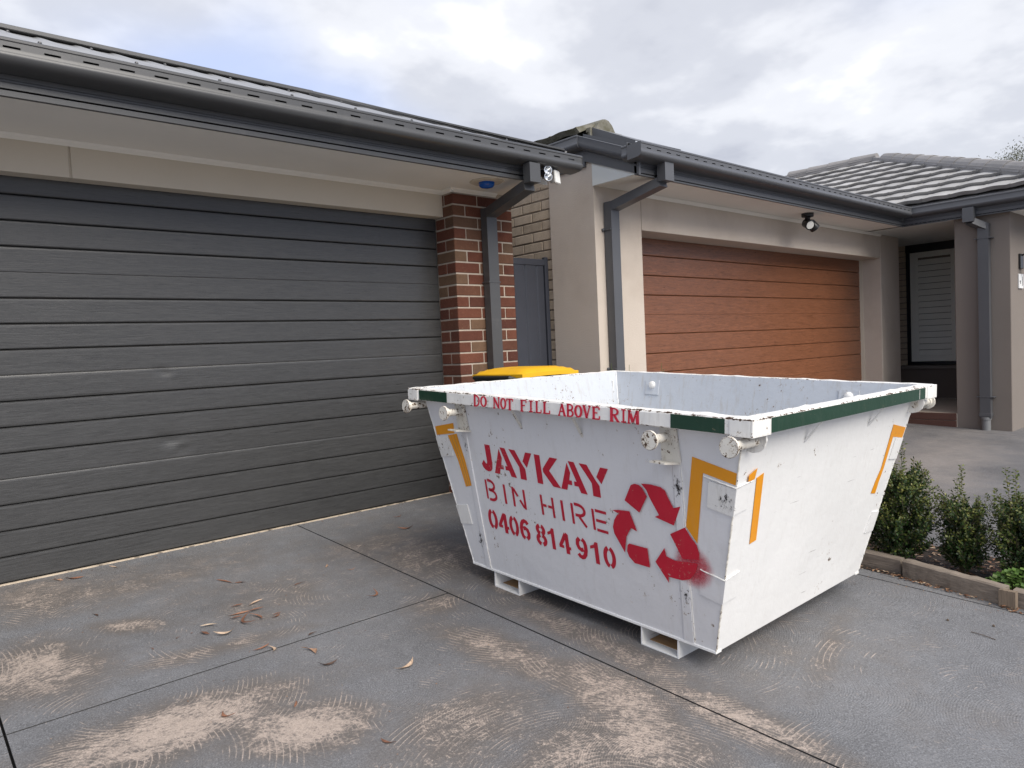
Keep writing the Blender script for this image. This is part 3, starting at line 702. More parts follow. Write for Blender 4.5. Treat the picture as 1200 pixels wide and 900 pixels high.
# main garage roof behind its eave: front slope, left slope
quad(bm, (4.62, 3.44, 2.50), (9.35, 3.44, 2.50), (11.9, 5.99, 2.50 + .39 * 2.55), (7.17, 5.99, 2.50 + .39 * 2.55)); quad(bm, (4.62, 3.70, 2.60), (6.9, 5.98, 2.60 + .36 * 2.28), (6.9, 9, 2.60 + .36 * 2.28), (4.62, 9, 2.60))
quad(bm, (4.3, 3.95, 2.785), (4.6, 3.95, 2.90), (4.6, 9, 2.90), (4.3, 9, 2.785))
part('sarking', bm, M['tile'], TR)
lay_tiles((4.30, 9.0, 2.80), (0, -1, 0), (1, 0, .414), 17, 5, M['tile_moss'], lambda q: q.y > 3.90 and q.x < 4.6, TR)
lay_tiles((4.78, 3.44, 2.515), (1, 0, 0), (0, 1, .39), 24, 6, M['tile'], lambda q: 4.75 + (q.y - 3.7) < q.x < 9.30 + (q.y - 3.30) - .1 and q.y < 5.3, TR)
bm = NB(); sweep(bm, fascia_prof(FZ2, .19), (9.388, 1.90, 0), (15.2, 1.90, 0), (0, -1, 0)); part('fascia', bm, M['steel_mid'], NH)
gutter(9.30, 15.3, 1.77, 2.5615, NH, M['steel_mid'], slot=(.05, .07), endcaps=(False, True))
CAPM = {}
def cap_mesh(mt, ln=.42, w_=.125, hgt=.085, flat=.35):
    k = (mt.name, ln)
    if k in CAPM: return CAPM[k]
    bm = NB(); rings = []
    for a, s, hh in ((0, 1.0, hgt + .014), (.03, 1.0, hgt + .016), (ln, .90, hgt)):
        rings.append([bm.verts.new((a, w_ * s * y_, hh * z_)) for y_, z_ in ((-1.05, -.1), (-1, .0), (-.72, .55), (-.35, .92), (0, 1), (.35, .92), (.72, .55), (1, 0), (1.05, -.1))])
    for A, B in zip(rings, rings[1:]):
        for i in range(8): bm.faces.new((A[i], A[i + 1], B[i + 1], B[i]))
    bm.faces.new(rings[0][::-1]); bm.faces.new(rings[-1])
    me = finish('ridge_tile', bm, mt); CAPM[k] = me; return me
def caps(p0, p1, mt, parent, step=.36, rise=0.0):
    """overlapping ridge tiles from the low end p0 to p1"""
    p0, p1 = Vector(p0), Vector(p1); d = (p1 - p0); n = int(d.length / step); d.normalize()
    s = d.cross(Vector((0, 0, 1))).normalized(); u = s.cross(d)
    mm = Matrix((d, -s, u)).transposed().to_4x4()
    me = cap_mesh(mt)
    for i in range(n):
        o = link(bpy.data.objects.new('ridge_tile', me)); o.parent = parent
        q = mm.copy(); q.translation = p0 + d * step * i - root_loc(parent) + u * (rise + random.uniform(0, .004)); o.matrix_local = q
zr_ = ZE + PIT * tR
caps((9.30, YE - .05, ZE + .02), (XR, YE + tR, zr_ + .02), M['tile_cap'], TR)
caps((XR, 3.3 + tR, zr_ + .02), (XR, YE + tR - .1, zr_ + .02), M['tile_cap'], TR)
bm = NB()
for (a, b) in (((9.30, YE - .05, ZE - .03), (XR, YE + tR, zr_ - .03)), ((XR, 3.3 + tR + .2, zr_ - .03), (XR, YE + tR, zr_ - .03))):
    a, b = Vector(a), Vector(b); s = (b - a).cross(Vector((0, 0, 1))).normalized() * .12; h = Vector((0, 0, .075))
    hexa(bm, [a - s, a + s, b + s, b - s, a - s + h, a + s + h, b + s + h, b - s + h])
part('ridge_bedding', bm, M['tile_cap'], TR)
caps((4.60, 7.6, 2.868), (4.60, 3.90, 2.868), M['tile_moss'], TR, rise=.0)
bm = NB(); rn = random.Random(2); prev = None
for i in range(26):
    y_ = 7.6 - i * (3.66 / 25); row = []
    for a_ in range(7):
        an = math.pi * a_ / 6; row.append(bm.verts.new((4.60 + .15 * math.cos(an) * rn.uniform(.9, 1.1), y_, 2.79 + .108 * math.sin(an) * rn.uniform(.9, 1.1))))
    if prev:
        for k in range(6): bm.faces.new((prev[k], prev[k + 1], row[k + 1], row[k]))
    prev = row
bm.faces.new(prev)
box(bm, (4.40, 3.93, 2.66), (4.80, 3.985, 2.86), .006)
part('ridge_bedding', bm, M['tile_moss'], TR)
caps((15.2, 10.9, 4.85), (17.3, 11.4, 4.98), M['tile_cap'], TR, step=.5)
bm = NB(); slabf(bm, [(14.0, 10.8, 4.3), (18.5, 10.8, 4.3), (17.3, 11.5, 5.0), (15.2, 11.0, 4.88)], (0, 1, 0), .05); part('rear_roof', bm, M['tile'], TR)
# porch: floor, step, window wall, portico pier
bm = NB(); box(bm, (9.50, 2.895, -.1), (11.62, 3.868, .098), .004); box(bm, (10.478, 3.87, -.1), (11.62, 4.5, .098)); part('porch_floor', bm, M['porch_tile'], NH)
bm = NB(); box(bm, (9.470, 2.9015, -.12), (9.499, 3.868, .010), .003); box(bm, (9.480, 2.9015, .016), (9.499, 3.868, .100), .003); part('step_riser', bm, M['riser'], NH)
bm = NB(); box(bm, (9.50, 2.345, -.14), (10.75, 2.90, SO), .006); part('portico_pier', bm, M['render_taupe'], NH)
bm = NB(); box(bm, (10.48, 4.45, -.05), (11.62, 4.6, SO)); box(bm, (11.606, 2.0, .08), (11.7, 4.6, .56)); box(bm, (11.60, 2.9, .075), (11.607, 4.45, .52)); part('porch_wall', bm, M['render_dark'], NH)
bm = NB(); box(bm, (11.560, 2.9, .525), (11.70, 4.5, .575), .004); part('window_sill', bm, M['render_taupe'], NH)
bm = NB(); box(bm, (11.64, 2.0, .56), (11.8, 4.6, 2.40)); part('window_wall', bm, M['mortar_dark'], NH)
for k in range(21):
    z = .58 + k * .086
    for y0, dy in (((4.20, .11),) if k % 2 else ((4.195, .115),)): brick(11.612, y0, z, .11, dy, M['brick_cream'], NH)
    brick(11.612, 4.325, z, .11, .23, M['brick_cream'], NH)
win = link(bpy.data.objects.new('window', None)); win.parent = NH
bm = NB()
box(bm, (11.585, 3.0, 2.255), (11.66, 4.19, 2.372), .003); box(bm, (11.600, 4.142, .60), (11.66, 4.190, 2.255), .003); box(bm, (11.600, 3.0, .585), (11.66, 4.190, .632), .003); box(bm, (11.600, 3.0, .63), (11.66, 3.05, 2.255), .003)
part('frame', bm, M['window_frame'], win)
sh_ = link(bpy.data.objects.new('shutter', None)); sh_.parent = NH
bm = NB(); box(bm, (11.618, 4.035, .635), (11.640, 4.140, 2.25), .003); box(bm, (11.618, 3.05, .635), (11.640, 3.60, 2.25), .003); box(bm, (11.618, 3.6, .635), (11.640, 4.035, .72), .003); box(bm, (11.618, 3.6, 2.17), (11.640, 4.035, 2.25), .003); part('stile', bm, M['timber_shutter'], sh_)
zs_ = .724
while zs_ < 2.12:
    bm = NB(); hexa(bm, [(11.612, 3.602, zs_), (11.620, 3.602, zs_ - .003), (11.620, 4.033, zs_ - .003), (11.612, 4.033, zs_), (11.640, 3.602, zs_ + .080), (11.646, 3.602, zs_ + .077), (11.646, 4.033, zs_ + .077), (11.640, 4.033, zs_ + .080)])
    part('louvre', bm, M['timber_shutter'], sh_); zs_ += .089
bm = NB(); box(bm, (11.603, 3.05, .63), (11.607, 4.12, 2.255)); 
gm = bpy.data.materials.new('window_glass'); gm.use_nodes = True; t = NT(gm.node_tree)
tr = t.n('ShaderNodeBsdfTransparent', {0: (1, 1, 1, 1)}); gl = t.n('ShaderNodeBsdfGlossy', {'Roughness': .03}); fr = t.n('ShaderNodeFresnel', {0: 1.5})
ms = t.n('ShaderNodeMixShader', {0: fr.outputs[0], 1: tr.outputs[0], 2: gl.outputs[0]}); t.n('ShaderNodeOutputMaterial', {0: ms.outputs[0]})
part('pane', bm, gm, win)
# house walls standing behind
bm = NB(); box(bm, (4.47, 4.66, -.05), (10.4, 9, 2.6)); box(bm, (11.85, 2.40, -.1), (15, 9, SO - .01)); box(bm, (10.76, 2.40, -.1), (11.84, 2.88, SO - .012)); part('rear_wall', bm, M['render_taupe'], NH)
# neighbour downpipes
dq = link(bpy.data.objects.new('downpipe', None)); dq.parent = NH
bm = NB(); rectpipe(bm, [(4.578, 3.345, 2.46), (4.578, 3.345, 2.325)], Vector((.11, 0, 0)), .075)
rectpipe(bm, [(4.576, 3.375, 2.325), (4.492, 3.805, 2.205)], Vector((.098, 0, 0)), .070); part('offset_bend', bm, M['steel_mid'], dq)
bm = NB(); rectpipe(bm, [(4.492, 3.822, 2.245), (4.492, 3.822, -.06)], Vector((.10, 0, 0)), .075); part('pipe', bm, M['steel_mid'], dq)
bm = NB()
for zz_ in (2.02, .9): box(bm, (4.432, 3.79, zz_), (4.552, 3.869, zz_ + .012), .001); lathe(bm, (4.425, 3.868, zz_ + .006), (0, -1, 0), [(0, .012), (.014, .012), (.016, .006)], 8)
part('strap', bm, M['steel_mid'], dq)
dq = link(bpy.data.objects.new('downpipe', None)); dq.parent = NH
bm = NB(); rectpipe(bm, [(9.350, 2.703, 2.46), (9.350, 2.703, 2.30)], Vector((0, .11, 0)), .08)
rectpipe(bm, [(9.375, 2.70, 2.31), (9.455, 2.588, 2.235)], Vector((.06, .09, 0)).normalized() * .10, .07); part('offset_bend', bm, M['steel_mid'], dq)
bm = NB(); rectpipe(bm, [(9.457, 2.588, 2.27), (9.457, 2.588, .06)], Vector((0, .108, 0)), .075); part('pipe', bm, M['steel_mid'], dq)
bm = NB()
for zz_ in (2.10, .30): box(bm, (9.415, 2.50, zz_), (9.499, 2.676, zz_ + .010), .001)
box(bm, (9.412, 2.528, .08), (9.499, 2.650, .12), .002); part('strap', bm, M['steel_mid'], dq)
bm = NB(); lathe(bm, (9.452, 2.588, gz(9.4, 2.6) - .01), (0, 0, 1), [(0, .047), (.13, .047), (.131, .054), (.16, .054)], 16); part('pipe_socket', bm, M['pvc'], dq, smooth=True)

# ------------------------------------------------------------------ fittings
FL = thing('floodlight', 'white twin sensor floodlight at the end of the left eave, beside the downpipe bend', 'outdoor light', (3.70, 3.76, 2.34))
bm = NB(); box(bm, (3.66, 3.74, 2.345), (3.70, 3.80, 2.385), .004); box(bm, (3.69, 3.755, 2.33), (3.79, 3.785, 2.35), .004); part('bracket', bm, M['rubber'], FL)
bm = NB(); hexa(bm, [(3.742, 3.70, 2.292), (3.822, 3.72, 2.290), (3.842, 3.79, 2.305), (3.765, 3.785, 2.305), (3.735, 3.70, 2.385), (3.812, 3.72, 2.385), (3.832, 3.79, 2.392), (3.757, 3.785, 2.392)]); bmesh.ops.bevel(bm, geom=list(bm.edges), offset=.006, segments=2, affect='EDGES'); part('lamp_head', bm, M['white_plastic'], FL)
bm = NB(); ax = Vector((-.35, -.93, .0)).normalized()
for zc in (2.372, 2.325):
    lathe(bm, (3.688, 3.74, zc), ax, [(0, .012), (.02, .028), (.045, .031), (.045, .027), (.018, .010)], 18)
part('reflector', bm, M['chrome'], FL, smooth=True)
AL = thing('alarm_strobe', 'blue domed light on a pale eight sided plate under the left soffit', 'alarm light', (3.37, 4.03, 2.324))
bm = NB(); lathe(bm, (3.37, 4.03, 2.324), (0, 0, -1), [(0, .125), (.006, .125), (.010, .118)], 8); part('plate', bm, M['header_paint'], AL)
bm = NB(); lathe(bm, (3.37, 4.03, 2.314), (0, 0, -1), [(0, .058), (.004, .058), (.022, .056), (.034, .044), (.040, .02), (.041, .001)], 20); part('dome', bm, M['blue_plastic'], AL, smooth=True)
SP = thing('spotlight', 'black twin head spotlight under the soffit above the brown garage door', 'outdoor light', (7.35, 3.60, SO))
bm = NB(); lathe(bm, (7.35, 3.60, SO), (0, 0, -1), [(0, .062), (.035, .060), (.04, .05)], 20); box(bm, (7.325, 3.58, SO - .10), (7.375, 3.62, SO - .03), .006); part('base', bm, M['black_plastic'], SP, smooth=True)
for hx, ax in ((7.335, Vector((-.45, -.75, -.42))), (7.43, Vector((.62, -.25, -.62)))):
    ax.normalize(); bm = NB(); c0 = Vector((hx, 3.60, SO - .105)) - ax * .04
    lathe(bm, c0, ax, [(0, .030), (.02, .047), (.105, .052), (.108, .046), (.100, .044)], 20); hd = part('lamp_head', bm, M['black_plastic'], SP, smooth=True)
    bm = NB(); lathe(bm, c0 + ax * .1005, ax, [(0, .043), (.004, .040)], 20); part('lens', bm, M['lens'], hd)
WL = thing('wall_lantern', 'black wall lantern on the portico pier at the right edge', 'outdoor light', (9.87, 2.34, 1.85))
bm = NB(); box(bm, (9.80, 2.322, 1.75), (9.92, 2.345, 1.92), .004); tube(bm, [(9.86, 2.33, 1.90), (9.86, 2.25, 1.93), (9.86, 2.20, 1.90)], .010, 8); part('bracket', bm, M['black_plastic'], WL)
bm = NB(); lathe(bm, (9.86, 2.20, 1.90), (0, 0, -1), [(0, .03), (.02, .06), (.03, .055)], 12); box(bm, (9.825, 2.165, 1.75), (9.895, 2.235, 1.76), .002); lathe(bm, (9.86, 2.20, 1.76), (0, 0, -1), [(0, .03), (.02, .012), (.03, .004)], 10)
for sx_, sy_ in ((-1, -1), (1, -1), (1, 1), (-1, 1)): box(bm, (9.86 + sx_ * .033 - .003, 2.20 + sy_ * .033 - .003, 1.76), (9.86 + sx_ * .033 + .003, 2.20 + sy_ * .033 + .003, 1.875))
part('cage', bm, M['black_plastic'], WL)
bm = NB(); lathe(bm, (9.86, 2.20, 1.765), (0, 0, 1), [(0, .022), (.09, .022)], 12); part('globe', bm, M['lens'], WL, smooth=True)
NPq = thing('number_plaque', 'small white number plaque on the portico pier below the wall lantern', 'plaque', (9.85, 2.338, 1.6))
bm = NB(); box(bm, (9.765, 2.328, 1.525), (9.935, 2.345, 1.690), .003); part('plate', bm, M['white_plastic'], NPq)
bm = NB(); box(bm, (9.775, 2.3255, 1.603), (9.82, 2.329, 1.612)); box(bm, (9.80, 2.3255, 1.575), (9.812, 2.329, 1.603)); box(bm, (9.88, 2.3255, 1.555), (9.892, 2.329, 1.66)); part('numeral', bm, M['black_plastic'], NPq)

# ------------------------------------------------------------------ wheelie bin
WB = thing('wheelie_bin', 'black wheeled rubbish bin with a yellow lid behind the white skip', 'bin', (3.42, 3.76, gz(3.4, 3.7)))
g0 = gz(3.42, 3.76)
def ringbox(bm, secs):
    rings = [[bm.verts.new((x_, y_, z_)) for x_, y_ in ((a, c), (b, c), (b, d_), (a, d_))] for (a, b, c, d_, z_) in secs]
    for A, B in zip(rings, rings[1:]):
        for k in range(4): bm.faces.new((A[k], A[(k + 1) % 4], B[(k + 1) % 4], B[k]))
    bm.faces.new(rings[0][::-1]); bm.faces.new(rings[-1])
bm = NB(); ringbox(bm, [(3.24, 3.58, 3.60, 3.92, g0 + .06), (3.17, 3.63, 3.53, 3.99, g0 + .90), (3.145, 3.65, 3.51, 4.01, g0 + .905), (3.145, 3.65, 3.51, 4.01, g0 + .955)])
bmesh.ops.bevel(bm, geom=list(bm.edges), offset=.012, segments=2, affect='EDGES'); part('body', bm, M['bin_body'], WB)
bm = NB(); tube(bm, [(3.15, 3.56, g0 + .93), (3.105, 3.57, g0 + .945), (3.105, 3.95, g0 + .945), (3.15, 3.96, g0 + .93)], .014, 8); part('handle', bm, M['bin_body'], WB, smooth=True)
bm = NB(); N_ = 14; grid = []
for i in range(N_ + 1):
    row = []
    for j in range(N_ + 1):
        u = i / N_; v = j / N_; x_ = 3.15 + .535 * u; y_ = 3.495 + .53 * v
        e = min(u, 1 - u, v, 1 - v); z_ = g0 + .965 + .034 * min(1, e * 5) ** .6 + .008 * math.sin(math.pi * u)
        if .35 < u < .5 and .3 < v < .7: z_ -= .008
        row.append(bm.verts.new((x_, y_, z_)))
    grid.append(row)
for i in range(N_):
    for j in range(N_): bm.faces.new((grid[i][j], grid[i + 1][j], grid[i + 1][j + 1], grid[i][j + 1]))
edge = [grid[i][0] for i in range(N_ + 1)] + [grid[N_][j] for j in range(1, N_ + 1)] + [grid[i][N_] for i in range(N_ - 1, -1, -1)] + [grid[0][j] for j in range(N_ - 1, 0, -1)]
low = [bm.verts.new(v.co + Vector((0, 0, -.026))) for v in edge]
for i in range(len(edge)): bm.faces.new((edge[i], edge[(i + 1) % len(edge)], low[(i + 1) % len(edge)], low[i]))
lid = part('lid', bm, M['bin_lid'], WB, smooth=True)
bm = NB(); box(bm, (3.66, 3.70, g0 + .945), (3.705, 3.82, g0 + .962), .006, 2); part('lid_grip', bm, M['bin_lid'], lid)
for yy in (3.56, 3.94):
    bm = NB(); lathe(bm, (3.22, yy - .025, g0 + .10), (0, 1, 0), [(0, .07), (.006, .095), (.044, .095), (.05, .07)], 22); part('wheel', bm, M['rubber'], WB, smooth=True)

# ------------------------------------------------------------------ skip bin (local frame: a along +X, b along +Y, w up from the sloping ground)
SK = thing('skip_bin', 'white steel skip bin with red stencilled lettering and green rim stripes standing on the driveway', 'skip', (2.03272, 1.23059, -.13696))
LOCAL.add(SK.name)
ea = Vector((.99998, .006152, .00081)); eb = Vector((-.006152, .99998, .04148)).normalized(); en = ea.cross(eb).normalized()
mm = Matrix((ea, eb, en)).transposed().to_4x4(); mm.translation = SK.location; SK.matrix_world = mm
W_, L_, T_, CC, ZB, ZR, AT, BT, WT = 1.619, 1.928, .2008, .2528, .0807, .989, .06, .07, .91
def lerp(a, b, t_): return a + (b - a) * t_
def a_at(w_): return lerp(T_, AT, (w_ - ZB) / (WT - ZB))
def b_at(w_): return lerp(CC, BT, (w_ - ZB) / (WT - ZB))
def Tp(b, w_, off=0.0):   # a point on the lettered long side
    n = Vector((-(WT - ZB), 0, -(T_ - AT))).normalized(); return Vector((a_at(w_), b, w_)) + n * off
def Ep(a, w_, off=0.0):   # a point on the short side facing the street
    n = Vector((0, -(WT - ZB), -(CC - BT))).normalized(); return Vector((a, b_at(w_), w_)) + n * off
nT = Vector((-(WT - ZB), 0, -(T_ - AT))).normalized(); nE = Vector((0, -(WT - ZB), -(CC - BT))).normalized()
def mirror(bm, ax):
    g = bmesh.ops.duplicate(bm, geom=bm.verts[:] + bm.edges[:] + bm.faces[:])
    for v in [e for e in g['geom'] if isinstance(e, bmesh.types.BMVert)]:
        if ax == 'a': v.co.x = W_ - v.co.x
        else: v.co.y = L_ - v.co.y
TH = .006; WTOP = .986
def frust(w_, ins=0.0): # corners at height w
    a, b = a_at(w_) + ins, b_at(w_) + ins; return [Vector((a, b, w_)), Vector((W_ - a, b, w_)), Vector((W_ - a, L_ - b, w_)), Vector((a, L_ - b, w_))]
lo, hi, lin, hin = frust(ZB), frust(WTOP), frust(ZB + .006, TH), frust(WTOP, TH)
def wallpart(name, i, j, mt, label=None, warp=0):
    bm = NB(); nu, nv = 16, 10
    def pt(u, v, A, B, C_, D_): return A.lerp(B, u).lerp(C_.lerp(D_, u), v)
    rings = []
    n = (lo[j] - lo[i]).cross(hi[i] - lo[i]).normalized()
    for (A, B, C_, D_, inner) in ((lo[i], lo[j], hi[i], hi[j], 0), (lin[i], lin[j], hin[i], hin[j], 1)):
        g = []
        for u in range(nu + 1):
            g.append([])
            for v in range(nv + 1):
                q = pt(u / nu, v / nv, A, B, C_, D_)
                k = math.sin(math.pi * u / nu) * math.sin(math.pi * v / nv)
                q = q + n * warp * k * (math.sin(u * 1.9 + v * .8 + i) * .6 + math.sin(u * .7 - v * 1.3) * .4)
                g[-1].append(bm.verts.new(q))
        for u in range(nu):
            for v in range(nv): bm.faces.new((g[u][v], g[u + 1][v], g[u + 1][v + 1], g[u][v + 1]))
        rings.append(g)
    o = link(bpy.data.objects.new(name, None))
    C.objects.unlink(o); bpy.data.objects.remove(o)
    # outer skin and inner skin carry different paint
    me = bpy.data.meshes.new(name); bmesh.ops.recalc_face_normals(bm, faces=bm.faces)
    nf = nu * nv
    bm.faces.ensure_lookup_table()
    for k, f in enumerate(bm.faces): f.material_index = 0 if k < nf else 1
    for k in range(nu):   # close top and bottom
        for (v) in (0, nv):
            f = bm.faces.new((rings[0][k][v], rings[0][k + 1][v], rings[1][k + 1][v], rings[1][k][v]))
    for k in range(nv):
        for u in (0, nu): bm.faces.new((rings[0][u][k], rings[0][u][k + 1], rings[1][u][k + 1], rings[1][u][k]))
    bm.to_mesh(me); bm.free(); me.materials.append(mt); me.materials.append(M['bin_inside'])
    ob = link(bpy.data.objects.new(name, me)); ob.parent = SK
    if label: ob['label'] = label
    return ob
wallpart('side_panel', 3, 0, M['bin_text_side'], 'long panel with the red lettering', .0)
wallpart('side_panel', 1, 2, M['bin_white'], None, .0)
wallpart('end_panel', 0, 1, M['bin_white'], None, .0)
wallpart('end_panel', 2, 3, M['bin_white'], None, .0)
bm = NB(); slabf(bm, [(T_, CC, ZB), (W_ - T_, CC, ZB), (W_ - T_, L_ - CC, ZB), (T_, L_ - CC, ZB)], (0, 0, 1), .006); part('floor_plate', bm, M['bin_inside'], SK)
bm = NB() # bottom flange
box(bm, (T_ - .006, CC - .004, ZB - .004), (T_ + .03, L_ - CC + .004, ZB + .006), .001); part('bottom_flange', bm, M['bin_white'], SK); bm = NB(); box(bm, (W_ - T_ - .03, CC - .004, ZB - .004), (W_ - T_ + .006, L_ - CC + .004, ZB + .006), .001); part('bottom_flange', bm, M['bin_rim'], SK)
# rim: a rolled section swept round with mitres and slight dents
bm = NB(); prof = [(0.004, .930), (.0, .934), (.0, .980), (.003, .986), (.009, .989), (.046, .9895), (.050, .9875), (.050, .970), (.050, .930)]
NS = 40; ringz = []
cor = [(0, 0), (W_, 0), (W_, L_), (0, L_)]
for s in range(4):
    (x0, y0), (x1, y1) = cor[s], cor[(s + 1) % 4]
    dx, dy = (x1 - x0), (y1 - y0); ln = math.hypot(dx, dy); dx /= ln; dy /= ln; nx, ny = -dy, dx
    rn = random.Random(s)
    ph = [rn.uniform(0, 6) for _ in range(4)]
    for i in range(NS):
        u = i / NS; d = u * ln; row = []
        for k, (o, z_) in enumerate(prof):
            if i == 0:
                px_, py_ = (dx - 0) * 0, 0
                pdx, pdy = (cor[s][0] - cor[s - 1][0]), (cor[s][1] - cor[s - 1][1]); pl = math.hypot(pdx, pdy); pdx /= pl; pdy /= pl
                q = Vector((x0, y0, z_)) + Vector((nx - pdy, ny + pdx, 0)) * o
            else:
                dent = .0022 * (math.sin(u * 21 + ph[0]) * math.sin(u * 47 + ph[1])) + .0012 * math.sin(u * 90 + ph[2])
                q = Vector((x0 + dx * d, y0 + dy * d, z_ + (dent if z_ > .95 else 0))) + Vector((nx, ny, 0)) * (o + dent * .7)
            row.append(bm.verts.new(q))
        ringz.append(row)
for A, B in zip(ringz, ringz[1:] + ringz[:1]):
    for k in range(len(prof)):
        bm.faces.new((A[k], A[(k + 1) % len(prof)], B[(k + 1) % len(prof)], B[k]))
rim = part('rim', bm, M['bin_rim'], SK)
for sa in (0, 1):
    for sb in (0, 1):
        bm = NB()
        A0, A1 = (-.004, .112) if not sa else (W_ - .112, W_ + .004)
        B0, B1 = (-.004, .080) if not sb else (L_ - .080, L_ + .004)
        ya, yb = ((-.004, .004) if not sb else (L_ - .004, L_ + .004)); xa, xb = ((-.004, .004) if not sa else (W_ - .004, W_ + .004))
        box(bm, (A0, ya, .927), (A1, yb, .987), .0015); box(bm, (xa, (yb if not sb else B0), .9275), (xb, (B1 if not sb else ya), .9865), .0015)
        part('corner_plate', bm, M['bin_rim'], rim)
bm = NB(); # green stripes
box(bm, (-.0018, .097, .9325), (.001, .308, .9815)); part('green_stripe', bm, M['green_paint'], rim); bm = NB(); box(bm, (-.0018, 1.604, .9325), (.001, 1.835, .9815)); part('green_stripe', bm, M['green_paint'], rim)
bm = NB(); box(bm, (.115, -.0018, .932), (1.485, .001, .9815)); part('green_stripe', bm, M['green_paint'], rim)
bm = NB(); box(bm, (W_ - .001, .115, .932), (W_ + .0018, .33, .9815)); part('green_stripe', bm, M['green_paint'], rim)
# fold stiffeners on the long sides
for (bt0, bt1, bb0, bb1) in ((.322, .360, .342, .399), (1.562, 1.602, 1.535, 1.580)):
    bm = NB(); o = .0045
    hexa(bm, [Tp(bb0, ZB + .004, -.001), Tp(bb1, ZB + .004, -.001), Tp(bt1, .90, -.001), Tp(bt0, .90, -.001), Tp(bb0 + .004, ZB + .004, o), Tp(bb1 - .012, ZB + .004, o), Tp(bt1 - .010, .90, o), Tp(bt0 + .004, .90, o)])
    part('stiffener', bm, M['bin_text_side'], SK)
def weld(pts, r, name='weld_bead', mt='bin_rim'):
    bm = NB(); out = []
    for a, b in zip(pts, pts[1:]):
        a, b = Vector(a), Vector(b); n = max(2, int((b - a).length / .012))
        for i in range(n): out.append(a.lerp(b, i / n) + Vector([random.uniform(-.0008, .0008) for _ in range(3)]))
    out.append(Vector(pts[-1])); tube(bm, out, [r * random.uniform(.75, 1.25) for _ in out], 6); return part(name, bm, M[mt], SK)
weld([Tp(.342, ZB + .01, .001), Tp(.322, .80, .001)], .0024); weld([Tp(1.535, ZB + .01, .001), Tp(1.562, .60, .001)], .0034)
weld([frust(ZB)[0], frust(.92)[0]], .0035, mt='bin_iron'); weld([frust(ZB)[1], frust(.92)[1]], .003); weld([frust(ZB)[3], frust(.92)[3]], .003)
weld([hin[1] + Vector((-.002, .002, 0)), lin[1]], .004); weld([hin[2] + Vector((-.002, -.002, 0)), lin[2]], .004, mt='bin_white')
# wrapped corner patches
def patch(pts, fn, th=.004, mt='bin_text_side'):
    bm = NB(); slabf(bm, [fn(*q, .0005) for q in pts], nT if fn is Tp else nE, th); return part('corner_patch', bm, M[mt], SK)
E0 = [(a_at(.738) - .004, .738), (.178, .748), (.190, .648), (a_at(.638) - .004, .638)]
E1 = [(a_at(.386) - .004, .386), (.228, .397), (.254, .297), (a_at(.290) - .004, .290)]
Tu = [(.212, .748), (b_at(.734) - .004, .734), (b_at(.632) - .004, .632), (.228, .650)]
Tl = [(.280, .401), (b_at(.382) - .004, .382), (b_at(.286) - .004, .286), (.296, .302)]
for q in (Tu, Tl):
    patch(q, Tp, mt='bin_text_side' if q is Tl else 'bin_rim'); patch([(L_ - b, w_) for b, w_ in q], Tp, mt='bin_rim')
for q in (E0, E1):
    patch(q, Ep, mt='bin_white'); patch([(W_ - a, w_) for a, w_ in q], Ep, mt='bin_white')
weld([Tp(.282, .403, .003), Tp(b_at(.384) - .003, .384, .004), Ep(a_at(.388) - .003, .388, .004), Ep(.232, .400, .003)], .0032)
weld([Tp(.232, .762, .003), Tp(b_at(.738) - .003, .738, .004), Ep(a_at(.742) - .003, .742, .004), Ep(.185, .750, .003)], .0036)
# amber reflective tape
def tape(pts, fn, off=.0016, name='amber_tape', mt='amber'):
    bm = NB(); slabf(bm, [fn(*q, off) for q in pts], nT if fn is Tp else nE, .0007); return part(name, bm, M[mt], SK)
tape([(.27, .827), (.100, .790), (.107, .747), (.232, .773), (.285, .501), (.327, .557)], Tp)
tape([(.193, .795), (.190, .755), (.150, .752), (.146, .775)], Ep, .006)
tape([(.255, .766), (.212, .754), (.266, .496), (.309, .502)], Ep)
tape([(1.373, .819), (1.537, .787), (1.525, .739), (1.407, .758), (1.392, .608), (1.375, .547), (1.368, .492), (1.317, .501), (1.335, .559), (1.362, .613)], Ep)
tape([(1.815, .791), (1.654, .823), (1.658, .771), (1.812, .746)], Tp)
tape([(1.717, .754), (1.640, .770), (1.634, .739), (1.606, .635), (1.587, .511), (1.635, .498), (1.664, .627)], Tp)
bm = NB()
for k in (.33, .66):
    pA = [Vector((lerp(1.717, 1.640, k), lerp(.754, .770, k))), Vector((lerp(1.664, 1.606, k), lerp(.627, .635, k))), Vector((lerp(1.635, 1.587, k), lerp(.498, .511, k)))]
    for a, b in zip(pA, pA[1:]): slabf(bm, [Tp(a.x, a.y, .0024), Tp(a.x + .003, a.y, .0024), Tp(b.x + .003, b.y, .0024), Tp(b.x, b.y, .0024)], nT, .0003)
part('tape_line', bm, M['bin_rust'], SK)
